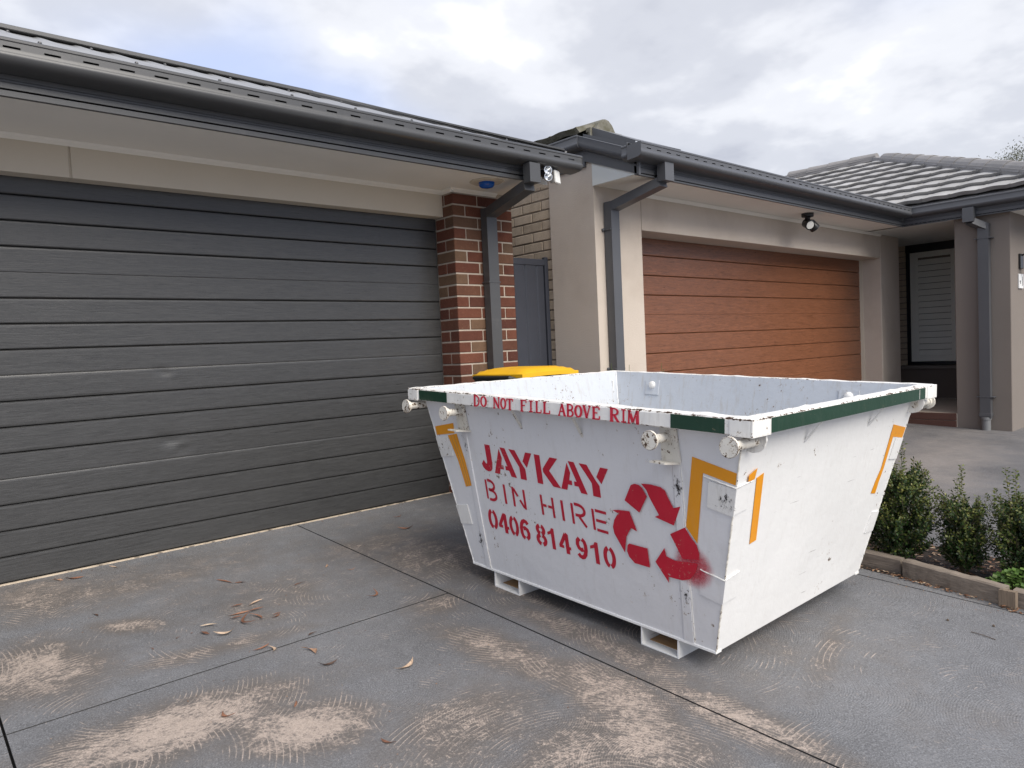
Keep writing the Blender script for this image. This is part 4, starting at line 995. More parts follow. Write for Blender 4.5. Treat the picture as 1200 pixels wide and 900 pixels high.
# lifting pins
def pin(a0, b, w_, alen, on_text, flipa=False, flipb=False):
    bm = NB()
    lathe(bm, (a0, b, w_), (1, 0, 0), [(0, .0335), (.001, .0345), (.009, .0345), (.010, .0335), (.0105, .023), (.026, .023), (.027, .017), (alen, .017)], 26)
    if flipa:
        for v in bm.verts: v.co.x = W_ - v.co.x
    if flipb:
        for v in bm.verts: v.co.y = L_ - v.co.y
    p_ = part('lifting_pin', bm, M['bin_iron'], SK, smooth=True)
    bm = NB(); rn = random.Random(b * 10 + flipa); N2 = 48; A_, B_ = [], []
    for k in range(N2):
        an = k * 2 * math.pi / N2; j = rn.uniform(-.0009, .0012); r0, r1 = .0325 + j, .0347
        A_.append(bm.verts.new((a0 - .0006, b + math.cos(an) * r0, w_ + math.sin(an) * r0))); B_.append(bm.verts.new((a0 + .0014, b + math.cos(an) * r1, w_ + math.sin(an) * r1)))
    for k in range(N2): bm.faces.new((A_[k], A_[(k + 1) % N2], B_[(k + 1) % N2], B_[k]))
    if flipa:
        for v in bm.verts: v.co.x = W_ - v.co.x
    if flipb:
        for v in bm.verts: v.co.y = L_ - v.co.y
    part('rusty_edge', bm, M['rust_dark'], p_)
    bm = NB()
    if on_text:
        slabf(bm, [Tp(b - .040, .925, .002), Tp(b + .030, .925, .002), Tp(b + .035, .80, .002), Tp(b - .045, .80, .002)], nT, .008)
        q0 = Tp(b - .035, .800, .008); 
        hexa(bm, [(q0.x + .01, b - .040, .790), (q0.x + .01, b + .045, .790), (q0.x - .075, b + .035, .800), (q0.x - .075, b - .030, .800), (q0.x + .01, b - .040, .797), (q0.x + .01, b + .045, .797), (q0.x - .075, b + .035, .807), (q0.x - .075, b - .030, .807)])
        nm = 'pin_bracket'
    else:
        pts = [(.105, b_at(.93) + .01, .932)] + [(.105, .045 + .045 * math.cos(R(x_)) * -1 + .02, .905 + .045 * math.sin(R(x_))) for x_ in range(0, -181, -20)] + [(.105, b_at(.93) + .01, .932)]
        pts = [(.105, .012, .930), (.105, .010, .905), (.105, .018, .882), (.105, .035, .866), (.105, .058, .860), (.105, .085, .866), (.105, .085, .930)]
        slabf(bm, pts, (1, 0, 0), .009); nm = 'pin_gusset'
    if flipa:
        for v in bm.verts: v.co.x = W_ - v.co.x
    if flipb:
        for v in bm.verts: v.co.y = L_ - v.co.y
    part(nm, bm, M['bin_rim' if not on_text else 'bin_iron'], p_)
for fa in (False, True):
    for fb in (False, True):
        pin(-.052, .362, .889, .12, True, fa, fb)
        pin(-.055, .050, .900, .17, False, fa, fb)
# rope hooks below the rim
def hook(p0, p1, wid):
    bm = NB(); p0, p1 = Vector(p0), Vector(p1); s = Vector(wid)
    d = (p1 - p0).normalized(); n = d.cross(s).normalized() * .003
    hexa(bm, [p0 - s - n, p0 + s - n, p0 + s + n, p0 - s + n, p1 - s - n, p1 + s - n, p1 + s + n, p1 - s + n]); part('rope_hook', bm, M['bin_iron' if abs(s.y) > 0 else 'bin_white'], SK)
for b in (1.152, .790): hook((.012, b, .934), Tp(b, .842, -.002), (0, .0055, 0)); hook((W_ - .012, b, .934), (W_ - Tp(b, .842).x, b, .842), (0, .0055, 0))
for a in (.518, 1.082): hook((a, .012, .934), Ep(a, .842, -.002), (.0055, 0, 0)); hook((a, L_ - .012, .934), (a, L_ - Ep(a, .842).y, .842), (.0055, 0, 0))
# fork pockets
for (b0, b1) in ((.416, .598), (1.328, 1.512)):
    bm = NB(); x0, x1 = T_ - .002, W_ - T_ + .002; th = .006; z1 = ZB - .0045
    box(bm, (x0, b0, .0), (x1, b1, th), .001); box(bm, (x0, b0, th), (x1, b0 + th, z1)); box(bm, (x0, b1 - th, th), (x1, b1, z1))
    fp = part('fork_pocket', bm, M['bin_white'], SK)
    bm = NB(); box(bm, (x0 + .05, b0 + th + .001, th), (x1 - .05, b1 - th - .001, th + .002)); box(bm, (x0 + .08, b0 + th + .0005, th + .003), (x1 - .05, b0 + th + .0015, z1)); part('rusty_lining', bm, M['bin_rust'], fp)
# inner bolt plates
for b in (.365, 1.563):
    bm = NB(); aw = W_ - a_at(.915) - TH
    nI = Vector((-(WT - ZB), 0, (T_ - AT))).normalized()
    def Ip(b_, w_, off): return Vector((W_ - a_at(w_) - TH, b_, w_)) + nI * off
    slabf(bm, [Ip(b - .055, .965, .001) if False else Ip(b - .05, .945, .001), Ip(b + .05, .945, .001), Ip(b + .05, .855, .001), Ip(b - .05, .855, .001)], nI, .006); bp_ = part('bolt_plate', bm, M['bin_inside'], SK)
    bm = NB(); lathe(bm, Ip(b, .912, .006), nI, [(0, .024), (.010, .022), (.016, .015), (.018, .004)], 14); part('bolt', bm, M['bin_rim'], bp_, smooth=True)

# ---- lettering
def tess(poly):
    return [[poly[i] for i in tri] for tri in tessellate_polygon([[Vector((x_, y_, 0)) for x_, y_ in poly]])]
def letters(name, items, wb, wc, mt, fn=None, off=.0012, label=None, split=None):
    """items: (b_left, b_right, list of polygons in the unit box); wb, wc give baseline and cap height at b"""
    bm = NB()
    for (bl, br, polys) in items:
        for P_ in polys:
            for tri in tess(P_):
                pts = []
                for x_, y_ in tri:
                    b = lerp(bl, br, x_); pts.append((b, lerp(wb(b), wc(b), y_)))
                q = [fn(*p_) for p_ in pts] if fn else [Tp(p_[0], p_[1], off) for p_ in pts]
                if (q[1] - q[0]).cross(q[2] - q[0]).length > 1e-9: bm.faces.new([bm.verts.new(v) for v in q])
    bmesh.ops.remove_doubles(bm, verts=bm.verts, dist=1e-6)
    bmesh.ops.recalc_face_normals(bm, faces=bm.faces)
    r = bmesh.ops.extrude_face_region(bm, geom=bm.faces[:])
    bmesh.ops.translate(bm, verts=[v for v in r['geom'] if isinstance(v, bmesh.types.BMVert)], vec=(nT if not fn else Vector((-1, 0, 0))) * .0005)
    return part(name, bm, mt, SK, label=label)
def stroke(pts, wx, wy):
    """a polyline of given half widths (in unit-box units) -> list of quads"""
    out = []
    for i in range(len(pts) - 1):
        (x0, y0), (x1, y1) = pts[i], pts[i + 1]
        dx, dy = (x1 - x0) / wy * wx, (y1 - y0) * 1.0
        ddx, ddy = (x1 - x0) * wy / max(1e-6, wx), (y1 - y0)
        # perpendicular in physical space, mapped back
        vx, vy = (x1 - x0) / wx, (y1 - y0) / wy; l = math.hypot(vx, vy) or 1; nx_, ny_ = -vy / l * wx, vx / l * wy
        ex, ey = (vx / l * wx * .12, vy / l * wy * .12) if len(pts) > 2 else (0, 0)
        out.append([(x0 + nx_ - ex, y0 + ny_ - ey), (x1 + nx_ + ex, y1 + ny_ + ey), (x1 - nx_ + ex, y1 - ny_ + ey), (x0 - nx_ - ex, y0 - ny_ - ey)])
    return out
def band(pts, wx, wy):
    """a curved stroke as one polygon"""
    L1, R1 = [], []
    for i, (x_, y_) in enumerate(pts):
        a = pts[max(0, i - 1)]; b = pts[min(len(pts) - 1, i + 1)]
        vx, vy = (b[0] - a[0]) / wx, (b[1] - a[1]) / wy; l = math.hypot(vx, vy) or 1
        nx_, ny_ = -vy / l * wx, vx / l * wy; L1.append((x_ + nx_, y_ + ny_)); R1.append((x_ - nx_, y_ - ny_))
    return [[L1[i], L1[i + 1], R1[i + 1], R1[i]] for i in range(len(L1) - 1)]
def arc(cx, cy, rx_, ry_, a0, a1, n=9): return [(cx + rx_ * math.cos(R(lerp(a0, a1, i / n))), cy + ry_ * math.sin(R(lerp(a0, a1, i / n)))) for i in range(n + 1)]
Jb = [[(.52, 1), (1, 1), (1, .30), (.93, .13), (.78, .03), (.5, 0), (.27, .04), (.1, .12), (0, .24), (.24, .40), (.38, .29), (.50, .28), (.54, .36)]]
Ab = [[(0, 0), (.23, 0), (.29, .2), (.45, .2), (.45, .35), (.36, .35), (.43, .62), (.34, .93)], [(.40, 1), (.62, 1), (1, 0), (.76, 0), (.69, .2), (.54, .2), (.54, .35), (.64, .35), (.50, .72)]]
Yb = [[(0, 1), (.27, 1), (.50, .58), (.64, .38), (.64, 0), (.38, 0), (.38, .42)], [(.74, 1), (1, 1), (.72, .46), (.57, .66)]]
Kb = [[(0, 0), (.24, 0), (.24, 1), (0, 1)], [(.31, .55), (.68, 1), (1, 1), (.58, .53), (1, 0), (.68, 0), (.31, .44)]]
l1 = [(1.476, 1.396, Jb), (1.386, 1.232, Ab), (1.262, 1.112, Yb), (1.095, .952, Kb), (.950, .800, Ab), (.828, .672, Yb)]
letters('stencil_lettering', l1, lambda b: lerp(.6065, .596, (1.45 - b) / .75), lambda b: lerp(.739, .725, (1.41 - b) / .73), M['letter_paint'], label='bold red word JAYKAY')
hw, hh = .10, .07
def th(pts): return stroke(pts, .078, .066)
def cv_(pts): return band(pts, .085, .072)
Bt = th([(.08, 0), (.08, 1)]) + cv_([(.26, 1)] + arc(.45, .76, .42, .24, 90, -90) + [(.28, .52)]) + cv_([(.40, .50)] + arc(.5, .25, .45, .25, 88, -90) + [(.26, 0)])
It = stroke([(.5, 0), (.5, 1)], .5, .07)
Nt = th([(.06, 0), (.06, 1)]) + th([(.14, .93), (.42, .58)]) + th([(.56, .42), (.86, .06)]) + th([(.94, 0), (.94, 1)])
Ht = th([(.06, 0), (.06, 1)]) + th([(.94, 0), (.94, 1)]) + th([(.16, .5), (.42, .5)]) + th([(.56, .5), (.84, .5)])
Rt = th([(.06, 0), (.06, 1)]) + cv_([(.24, 1)] + arc(.5, .74, .42, .26, 90, -90) + [(.26, .48)]) + th([(.52, .42), (.96, 0)])
Et = th([(.06, 0), (.06, 1)]) + th([(.24, .96), (1, .96)]) + th([(.24, .5), (.92, .5)]) + th([(.24, .04), (1, .04)])
l2 = [(1.476, 1.400, Bt), (1.344, 1.330, It), (1.282, 1.197, Nt), (1.094, 1.014, Ht), (.969, .955, It), (.908, .826, Rt), (.790, .712, Et)]
for _w, _lb in ((l2[:3], 'thin red word BIN'), (l2[3:], 'thin red word HIRE')): letters('stencil_lettering', _w, lambda b: lerp(.464, .446, (1.466 - b) / .75), lambda b: lerp(.560, .537, (1.466 - b) / .75), M['letter_paint'], label=_lb)
def cd_(pts): return band(pts, .145, .095)
D0 = cd_(arc(.5, .5, .36, .42, 102, 258, 12)) + cd_(arc(.5, .5, .36, .42, 78, -78, 12))
D4 = [[(.55, 1), (.62, .72), (.28, .36), (.40, .36), (.40, .22), (0, .22), (0, .36)], [(.56, 0), (.86, 0), (.86, .22), (1, .22), (1, .36), (.86, .36), (.86, .93), (.66, 1), (.56, .9)]]
D6 = cd_([(.84, .80), (.72, .90), (.55, .93), (.38, .88), (.24, .74), (.16, .52), (.17, .30), (.26, .14), (.42, .07)]) + cd_([(.36, .54), (.55, .58), (.74, .52), (.84, .36), (.80, .18), (.62, .06)])
D9 = [[(1 - x_, 1 - y_) for x_, y_ in q] for q in D6]
D8 = cd_(arc(.5, .75, .30, .19, 105, 255, 8)) + cd_(arc(.5, .75, .30, .19, 75, -75, 8)) + cd_(arc(.5, .27, .36, .22, 105, 255, 8)) + cd_(arc(.5, .27, .36, .22, 75, -75, 8))
D1 = [[(.50, 0), (.95, 0), (.95, 1), (.62, 1), (.45, .86), (.0, .76), (.0, .62), (.50, .72)]]
ds = [(1.492, 1.424, D0), (1.418, 1.345, D4), (1.338, 1.274, D0), (1.266, 1.196, D6), (1.158, 1.089, D8), (1.080, 1.036, D1), (1.012, .942, D4), (.910, .842, D9), (.826, .779, D1), (.755, .690, D0)]
for _w, _lb in ((ds[:4], 'red digits 0406'), (ds[4:7], 'red digits 814'), (ds[7:], 'red digits 910')): letters('stencil_lettering', _w, lambda b: lerp(.310, .293, (1.456 - b) / .74), lambda b: lerp(.412, .389, (1.456 - b) / .74), M['letter_paint'], label=_lb)
# serif warning along the rim
sx_, sy_ = .075, .055
def s_(*p_): return stroke(list(p_), .135, .06)
def tn(*p_): return stroke(list(p_), .07, .055)
def sc(pts, a=.09, b=.05): return band(pts, a * 1.35, b * 1.3)
Ds = s_((.2, 0), (.2, 1)) + sc([(.05, 1), (.45, 1)] + arc(.45, .5, .45, .47, 85, -85, 10) + [(.45, 0), (.05, 0)], .08, .05)
Os = sc(arc(.5, .5, .38, .46, 90, 450, 16), .10, .05)
Ns = tn((.15, 0), (.15, 1)) + s_((.12, 1), (.85, 0)) + tn((.85, 0), (.85, 1)) + tn((0, 0), (.32, 0)) + tn((.7, 1), (1, 1))
Ts = s_((.5, 0), (.5, 1)) + stroke([(.02, .95), (.98, .95)], .05, .06) + tn((.06, .95), (.04, .75)) + tn((.94, .95), (.96, .75)) + tn((.3, 0), (.7, 0))
Fs = s_((.25, 0), (.25, 1)) + tn((.05, .97), (.95, .97)) + tn((.94, .97), (.94, .75)) + tn((.3, .52), (.75, .52)) + tn((.05, 0), (.5, 0))
Is = s_((.5, 0), (.5, 1)) + tn((.15, .97), (.85, .97)) + tn((.15, .03), (.85, .03))
Ls = s_((.25, 0), (.25, 1)) + tn((.05, .97), (.5, .97)) + tn((.05, .03), (.95, .03)) + tn((.95, .03), (.95, .3))
As = tn((.12, 0), (.5, 1)) + s_((.48, 1), (.85, 0)) + tn((.25, .35), (.7, .35)) + tn((0, 0), (.28, 0)) + tn((.68, 0), (1, 0))
Bs = s_((.2, 0), (.2, 1)) + sc([(.05, 1), (.5, 1)] + arc(.5, .76, .32, .23, 85, -85, 7) + [(.25, .53)], .08, .045) + sc([(.25, .5), (.5, .5)] + arc(.5, .26, .38, .25, 85, -85, 7) + [(.05, .01)], .08, .045)
Vs = s_((.15, 1), (.52, 0)) + tn((.5, 0), (.88, 1)) + tn((0, 1), (.34, 1)) + tn((.7, 1), (1, 1))
Es = s_((.25, 0), (.25, 1)) + tn((.05, .97), (.92, .97)) + tn((.92, .97), (.92, .76)) + tn((.3, .52), (.7, .52)) + tn((.05, .03), (.95, .03)) + tn((.95, .03), (.95, .28))
Rs = s_((.2, 0), (.2, 1)) + sc([(.05, 1), (.5, 1)] + arc(.5, .75, .32, .24, 85, -85, 7) + [(.25, .51)], .08, .045) + s_((.45, .5), (.85, 0)) + tn((.02, 0), (.4, 0)) + tn((.75, 0), (1, 0))
Ms = tn((.1, 0), (.14, 1)) + s_((.14, 1), (.48, .05)) + tn((.48, .05), (.82, 1)) + s_((.85, 1), (.88, 0)) + tn((0, 0), (.25, 0)) + tn((.75, 0), (1, 0))
rw = [(1.395, 1.350, Ds), (1.346, 1.300, Os), (1.256, 1.210, Ns), (1.207, 1.168, Os), (1.166, 1.124, Ts), (1.078, 1.038, Fs), (1.028, .994, Is), (.985, .948, Ls), (.940, .898, Ls),
      (.852, .808, As), (.805, .765, Bs), (.762, .720, Os), (.718, .676, Vs), (.671, .630, Es), (.582, .534, Rs), (.530, .500, Is), (.496, .444, Ms)]
for _w, _lb in ((rw[:2], 'DO'), (rw[2:5], 'NOT'), (rw[5:9], 'FILL'), (rw[9:14], 'ABOVE'), (rw[14:], 'RIM')): letters('warning_lettering', _w, lambda b: .9335, lambda b: .9815, M['rim_letter'], fn=lambda b, w_: Vector((-.0022, b, w_)), label='red word ' + _lb + ' on the rim')
# three chasing arrows with over-spray
REC = [[(.561, .678), (.543, .686), (.523, .685), (.508, .676), (.499, .661), (.489, .644), (.534, .572), (.601, .61)],
       [(.51, .692), (.464, .696), (.42, .692), (.402, .683), (.392, .66), (.372, .62), (.34, .632), (.378, .552), (.462, .569), (.441, .58), (.478, .645), (.488, .671)],
       [(.399, .514), (.33, .554), (.31, .523), (.286, .496), (.279, .463), (.284, .440), (.355, .427)],
       [(.483, .384), (.433, .451), (.428, .419), (.39, .411), (.290, .423), (.304, .385), (.330, .353), (.365, .339), (.4, .337), (.429, .337), (.429, .311)],
       [(.604, .43), (.515, .43), (.513, .352), (.587, .352), (.612, .373), (.62, .395), (.614, .421)],
       [(.671, .557), (.638, .563), (.584, .568), (.557, .491), (.585, .499), (.615, .456), (.632, .386), (.676, .458), (.679, .485), (.667, .517), (.643, .549)]]
for grp in ((0, 1), (2, 3), (4, 5)):
    bm = NB()
    for k in grp:
        for tri in tess(REC[k]): bm.faces.new([bm.verts.new(Tp(b, w_, .0056)) for b, w_ in tri])
    bmesh.ops.remove_doubles(bm, verts=bm.verts, dist=1e-6)
    r = bmesh.ops.extrude_face_region(bm, geom=bm.faces[:]); bmesh.ops.translate(bm, verts=[v for v in r['geom'] if isinstance(v, bmesh.types.BMVert)], vec=nT * .0005)
    part('recycling_arrow', bm, M['red_paint'], SK)
om = bpy.data.materials.new('overspray'); om.use_nodes = True; t = NT(om.node_tree)
pos = t.n('ShaderNodeTexCoord').outputs['Object']
cen = Tp(.312, .405, .005)
ll = t.n('ShaderNodeVectorMath', {0: t.n('ShaderNodeVectorMath', {0: pos, 1: tuple(-cen)}, operation='ADD').outputs[0]}, operation='LENGTH').outputs['Value']
ff = t.n('ShaderNodeMapRange', {'Value': ll, 'From Min': .035, 'From Max': .095, 'To Min': .55, 'To Max': 0.0}, interpolation_type='SMOOTHSTEP').outputs[0]
ff = t.math('MULTIPLY', ff, t.ramp(t.noise(pos, 60, 5, .8), [(.3, .4), (.6, 1.0)]))
ms = t.n('ShaderNodeMixShader', {0: ff, 1: t.n('ShaderNodeBsdfTransparent').outputs[0], 2: t.n('ShaderNodeBsdfDiffuse', {0: (.58, .02, .05, 1)}).outputs[0]}); t.n('ShaderNodeOutputMaterial', {0: ms.outputs[0]})
bm = NB(); slabf(bm, [Tp(.42, .29, .0048), Tp(.20, .29, .0048), Tp(.20, .52, .0048), Tp(.42, .52, .0048)], nT, .0002); part('overspray', bm, om, SK)
# scuffs where the brackets of stacked bins rub
sm = bpy.data.materials.new('scuff'); sm.use_nodes = True; t = NT(sm.node_tree)
pos = t.n('ShaderNodeTexCoord').outputs['Object']; uvn = t.noise(t.scale(pos, (1, 1, .6)), 75, 6, .8); 
gen = t.n('ShaderNodeTexCoord').outputs['Generated']; gs = t.n('ShaderNodeSeparateXYZ', {0: gen})
def tri_(s): return t.math('SUBTRACT', 1.0, t.math('MULTIPLY', t.math('ABSOLUTE', t.math('SUBTRACT', s, .5)), 2.0))
fall = t.math('MULTIPLY', tri_(gs.outputs[1]), tri_(gs.outputs[2]))
ff = t.ramp(t.math('ADD', uvn, t.math('MULTIPLY', fall, .18)), [(.64, 0.0), (.70, .75)])
ms = t.n('ShaderNodeMixShader', {0: ff, 1: t.n('ShaderNodeBsdfTransparent').outputs[0], 2: t.n('ShaderNodeBsdfDiffuse', {0: (.05, .045, .045, 1)}).outputs[0]}); t.n('ShaderNodeOutputMaterial', {0: ms.outputs[0]})
for (b0, b1, w0, w1) in ((.310, .375, .640, .760), (1.555, 1.600, .64, .80), (1.55, 1.60, .15, .30), (.095, .20, .63, .745), (.325, .39, .20, .34)):
    bm = NB(); slabf(bm, [Tp(b0, w0, .0062), Tp(b1, w0, .0062), Tp(b1, w1, .0062), Tp(b0, w1, .0062)], nT, .0002); part('scuff_mark', bm, sm, SK)

# ------------------------------------------------------------------ garden
M['sleeper'] = mat('sleeper', (.20, .165, .135), .95, .22, 9, .25, 60, .8, 40, stretch=(1, .12, 1), dirt=(.07, .05, .035), dscale=7, dthr=(.55, .8))
M['peg'] = mat('peg', (.17, .13, .095), .95, .22, 9, .25, 60, .8, 40, stretch=(1, 1, .12))
def sleeper(p0, p1, h, th_, label, mt='sleeper', lift=0.0):
    p0, p1 = Vector((*p0, 0)), Vector((*p1, 0)); d = (p1 - p0).normalized(); n = Vector((d.y, -d.x, 0)) * th_
    if n.x < 0: n = -n
    bm = NB(); ns = 14; rg = []
    rn = random.Random(label)
    for i in range(ns + 1):
        q = p0.lerp(p1, i / ns); g = gz(q.x, q.y) + lift; a = [rn.uniform(-.0025, .0025) for _ in range(6)]
        rg.append([bm.verts.new(v) for v in ((q.x + a[0], q.y, g - .02), (q.x + a[1] - .002, q.y, g + h - .006), (q.x + .006, q.y, g + h + a[2]), (q.x + n.x - .006, q.y + n.y, g + h + a[3]), (q.x + n.x, q.y + n.y, g + h - .008), (q.x + n.x, q.y + n.y, g - .02))])
    for A, B in zip(rg, rg[1:]):
        for k in range(6): bm.faces.new((A[k], A[(k + 1) % 6], B[(k + 1) % 6], B[k]))
    bm.faces.new(rg[0][::-1]); bm.faces.new(rg[-1])
    mid_ = (p0 + p1) / 2
    return single('timber_edging', bm, M[mt], label, 'timber', (mid_.x, mid_.y, gz(mid_.x, mid_.y)))
sleeper((3.80, 1.425), (3.83, 3.85), .078, .055, 'weathered grey timber sleeper disappearing behind the skip bin')
sleeper((3.775, 1.405), (3.700, .955), .085, .055, 'weathered grey timber sleeper in front of the middle shrub')
sleeper((3.715, .925), (3.62, -1.5), .078, .055, 'timber sleeper running out of the picture at the right edge')
bm = NB(); hexa(bm, [(3.672, .905, gz(3.7, .93) - .02), (3.695, .90, gz(3.7, .93) - .02), (3.702, .965, gz(3.7, .93) - .02), (3.680, .97, gz(3.7, .93) - .02), (3.675, .905, gz(3.7, .93) + .080), (3.697, .90, gz(3.7, .93) + .082), (3.704, .965, gz(3.7, .93) + .080), (3.682, .97, gz(3.7, .93) + .078)])
single('timber_peg', bm, M['peg'], 'short upright timber peg nailed to the front of the garden edging', 'timber', (3.69, .935, gz(3.7, .93)))
# leaf litter and chips
def litter_mat(name, cols):
    mt = bpy.data.materials.new(name); mt.use_nodes = True; t = NT(mt.node_tree)
    g = t.n('ShaderNodeNewGeometry'); rnd = g.outputs['Random Per Island']
    o_ = t.n('ShaderNodeObjectInfo').outputs['Random']
    k = t.math('FRACT', t.math('ADD', rnd, o_))
    base = t.ramp(k, cols); base = t.mix(t.ramp(t.noise(g.outputs['Position'], 90, 4, .7), [(.4, 0.0), (.7, .5)]), base, (.09, .05, .03))
    bs = t.n('ShaderNodeBsdfPrincipled', {'Base Color': base, 'Roughness': .75}); t.n('ShaderNodeOutputMaterial', {0: bs.outputs[0]}); return mt
M['litter'] = litter_mat('litter', [(0, (.09, .045, .025)), (.3, (.22, .10, .05)), (.6, (.33, .18, .10)), (.85, (.42, .29, .19)), (1, (.5, .42, .32))])
M['dryleaf'] = litter_mat('dryleaf', [(0, (.06, .035, .025)), (.3, (.16, .07, .04)), (.5, (.28, .13, .075)), (.7, (.46, .30, .20)), (.85, (.50, .40, .30)), (1, (.08, .05, .04))])
rn = random.Random(5)
def leafstrip(bm, c, ang, ln, wd, curl, lift=.0, twist=0.0, n=6):
    c = Vector(c); d = Vector((math.cos(ang), math.sin(ang), SY * math.sin(ang))); s = Vector((-math.sin(ang), math.cos(ang), SY * math.cos(ang))); up = Vector((0, -SY, 1)).normalized()
    prev = None
    for i in range(n + 1):
        u = i / n * 2 - 1; ww = wd * (1 - abs(u) ** 1.7) * .5 + .0003
        bend = curl * ln * .25 * (1 - u * u)
        mid = c + d * (u * ln / 2) + s * bend + up * (lift + .10 * ln * (u * u) * abs(curl) + .0015)
        tw = twist * u; L = mid + (s * math.cos(tw) + up * math.sin(tw)) * ww + up * ww * .5; Rr = mid - (s * math.cos(tw) + up * math.sin(tw)) * ww + up * ww * .5
        row = [bm.verts.new(L), bm.verts.new(mid), bm.verts.new(Rr)]
        if prev:
            bm.faces.new((prev[0], row[0], row[1], prev[1])); bm.faces.new((prev[1], row[1], row[2], prev[2]))
        prev = row
bm = NB()
for i in range(1500):
    y = rn.uniform(-.3, 2.6); x = rn.uniform(3.84, 4.42); ln = rn.uniform(.015, .05)
    leafstrip(bm, (x, y, gz(x, y) + rn.uniform(.0, .018)), rn.uniform(0, 6.3), ln, ln * rn.uniform(.25, .5), rn.uniform(-1, 1), 0, rn.uniform(-1, 1), 2)
for i in range(420):
    y = rn.uniform(-.2, 1.7); x = 3.79 - .12 * max(0, 1.45 - y) * 1.05 + rn.uniform(-.055, .0) - (.02 if y < 1 else 0); ln = rn.uniform(.008, .03)
    leafstrip(bm, (x, y, gz(x, y) + rn.uniform(0, .008)), rn.uniform(0, 6.3), ln, ln * rn.uniform(.3, .6), rn.uniform(-1, 1), 0, rn.uniform(-1, 1), 2)
single('bark_mulch', bm, M['litter'], 'brown bark chips and leaf litter covering the garden bed', 'mulch', (4.1, 1.2, gz(4.1, 1.2)), kind='stuff')

def leaf_mat(name, dark, mid_, light, trans=.25):
    mt = bpy.data.materials.new(name); mt.use_nodes = True; t = NT(mt.node_tree)
    g = t.n('ShaderNodeNewGeometry'); base = t.ramp(g.outputs['Random Per Island'], [(0, dark), (.45, mid_), (.8, mid_), (1, light)])
    bs = t.n('ShaderNodeBsdfPrincipled', {'Base Color': base, 'Roughness': .42, 'Specular IOR Level': .4})
    tl = t.n('ShaderNodeBsdfTranslucent', {0: base}); ms = t.n('ShaderNodeMixShader', {0: trans, 1: bs.outputs[0], 2: tl.outputs[0]}); t.n('ShaderNodeOutputMaterial', {0: ms.outputs[0]}); return mt
M['box_leaf'] = leaf_mat('box_leaf', (.012, .030, .008), (.027, .060, .014), (.10, .125, .03))
M['box_tip'] = leaf_mat('box_tip', (.06, .095, .02), (.13, .155, .035), (.25, .23, .065))
M['cover_leaf'] = leaf_mat('cover_leaf', (.05, .10, .02), (.10, .18, .04), (.20, .28, .09))
M['tree_leaf'] = leaf_mat('tree_leaf', (.08, .09, .055), (.14, .145, .09), (.2, .19, .13))
def leaf(bm, p, d, n, ln, wd):
    d = d.normalized(); n = n + Vector((random.uniform(-1, 1), random.uniform(-1, 1), random.uniform(-1, 1))) * n.length * .9; s = d.cross(n)
    if s.length < 1e-3: s = d.cross(Vector((1, 0, 0)))
    s.normalize(); n = s.cross(d)
    a, b, c, e, f = p, p + d * ln * .35 + s * wd * .5 + n * wd * .1, p + d * ln * .35 - s * wd * .5 + n * wd * .1, p + d * ln * .8 + s * wd * .32, p + d * ln * .8 - s * wd * .32
    tip = p + d * ln
    vs = [bm.verts.new(q) for q in (a, b, e, tip, f, c)]; bm.faces.new(vs)
def shrub(x, y, h, rad, spires, seed, label, dens=1.0):
    rn = random.Random(seed); g = gz(x, y)
    T = thing('box_shrub', label, 'shrub', (x, y, g), 'box shrubs in the garden bed')
    fo, ti, st = NB(), NB(), NB()
    for k in range(6):
        a = rn.uniform(0, 6.3); tube(st, [(x + rn.uniform(-.02, .02), y + rn.uniform(-.02, .02), g), (x + math.cos(a) * .04, y + math.sin(a) * .04, g + h * .18), (x + math.cos(a) * rad * .5, y + math.sin(a) * rad * .5, g + h * .5)], [.007, .005, .003], 5)
    # main spires then filler sprigs
    sprigs = []
    for (dx, dy, hh_) in spires:
        sprigs.append((Vector((x + dx * .3, y + dy * .3, g + h * .15)), Vector((x + dx, y + dy, g + hh_)), 1))
    for k in range(int(420 * dens)):
        a = rn.uniform(0, 6.283); rr = rad * math.sqrt(rn.random()) ; z0 = rn.uniform(.08, .84)
        prof = math.sin(math.pi * min(1, .18 + z0 * .62)) ** .8 * (1.0 - .35 * max(0, z0 - .5))
        p0 = Vector((x + math.cos(a) * rr * prof * .8, y + math.sin(a) * rr * prof * .8, g + h * z0 * .88))
        L = rn.uniform(.05, .11); aa = a + rn.uniform(-.8, .8); p1 = p0 + Vector((math.cos(aa) * L * .8 * rr / rad, math.sin(aa) * L * .8 * rr / rad, L * rn.uniform(.5, 1)))
        sprigs.append((p0, p1, 0))
    for p0, p1, main in sprigs:
        v = p1 - p0; n = max(3, int(v.length / .0095)); d = v.normalized(); ph = rn.uniform(0, 3)
        tube(st, [p0, p0.lerp(p1, .5) + Vector((rn.uniform(-.01, .01), rn.uniform(-.01, .01), 0)), p1], [.002, .0015, .0008], 4, False)
        for i in range(n):
            u = i / n; p = p0.lerp(p1, u)
            a0 = ph + (i % 2) * 1.571
            for sg in (1, -1) + ((1, -1) if main else ()):
                a1 = a0 + rn.uniform(-.5, .5); o = d.cross(Vector((math.cos(a1), math.sin(a1), .01))).normalized() * sg
                dd = o * 1.0 + d * rn.uniform(.3, 1.1); ln = rn.uniform(.014, .023) * (1 - .3 * u)
                bmx = ti if (u > .55 and p.z > g + h * .40 and rn.random() < .8) or rn.random() < .08 else fo
                leaf(bmx, p + o * rn.uniform(0, .012 if main else .006), dd, d, ln, ln * .62)
    part('foliage', fo, M['box_leaf'], T); part('shoot_tips', ti, M['box_tip'], T); part('stems', st, M['stem'], T)
    return T
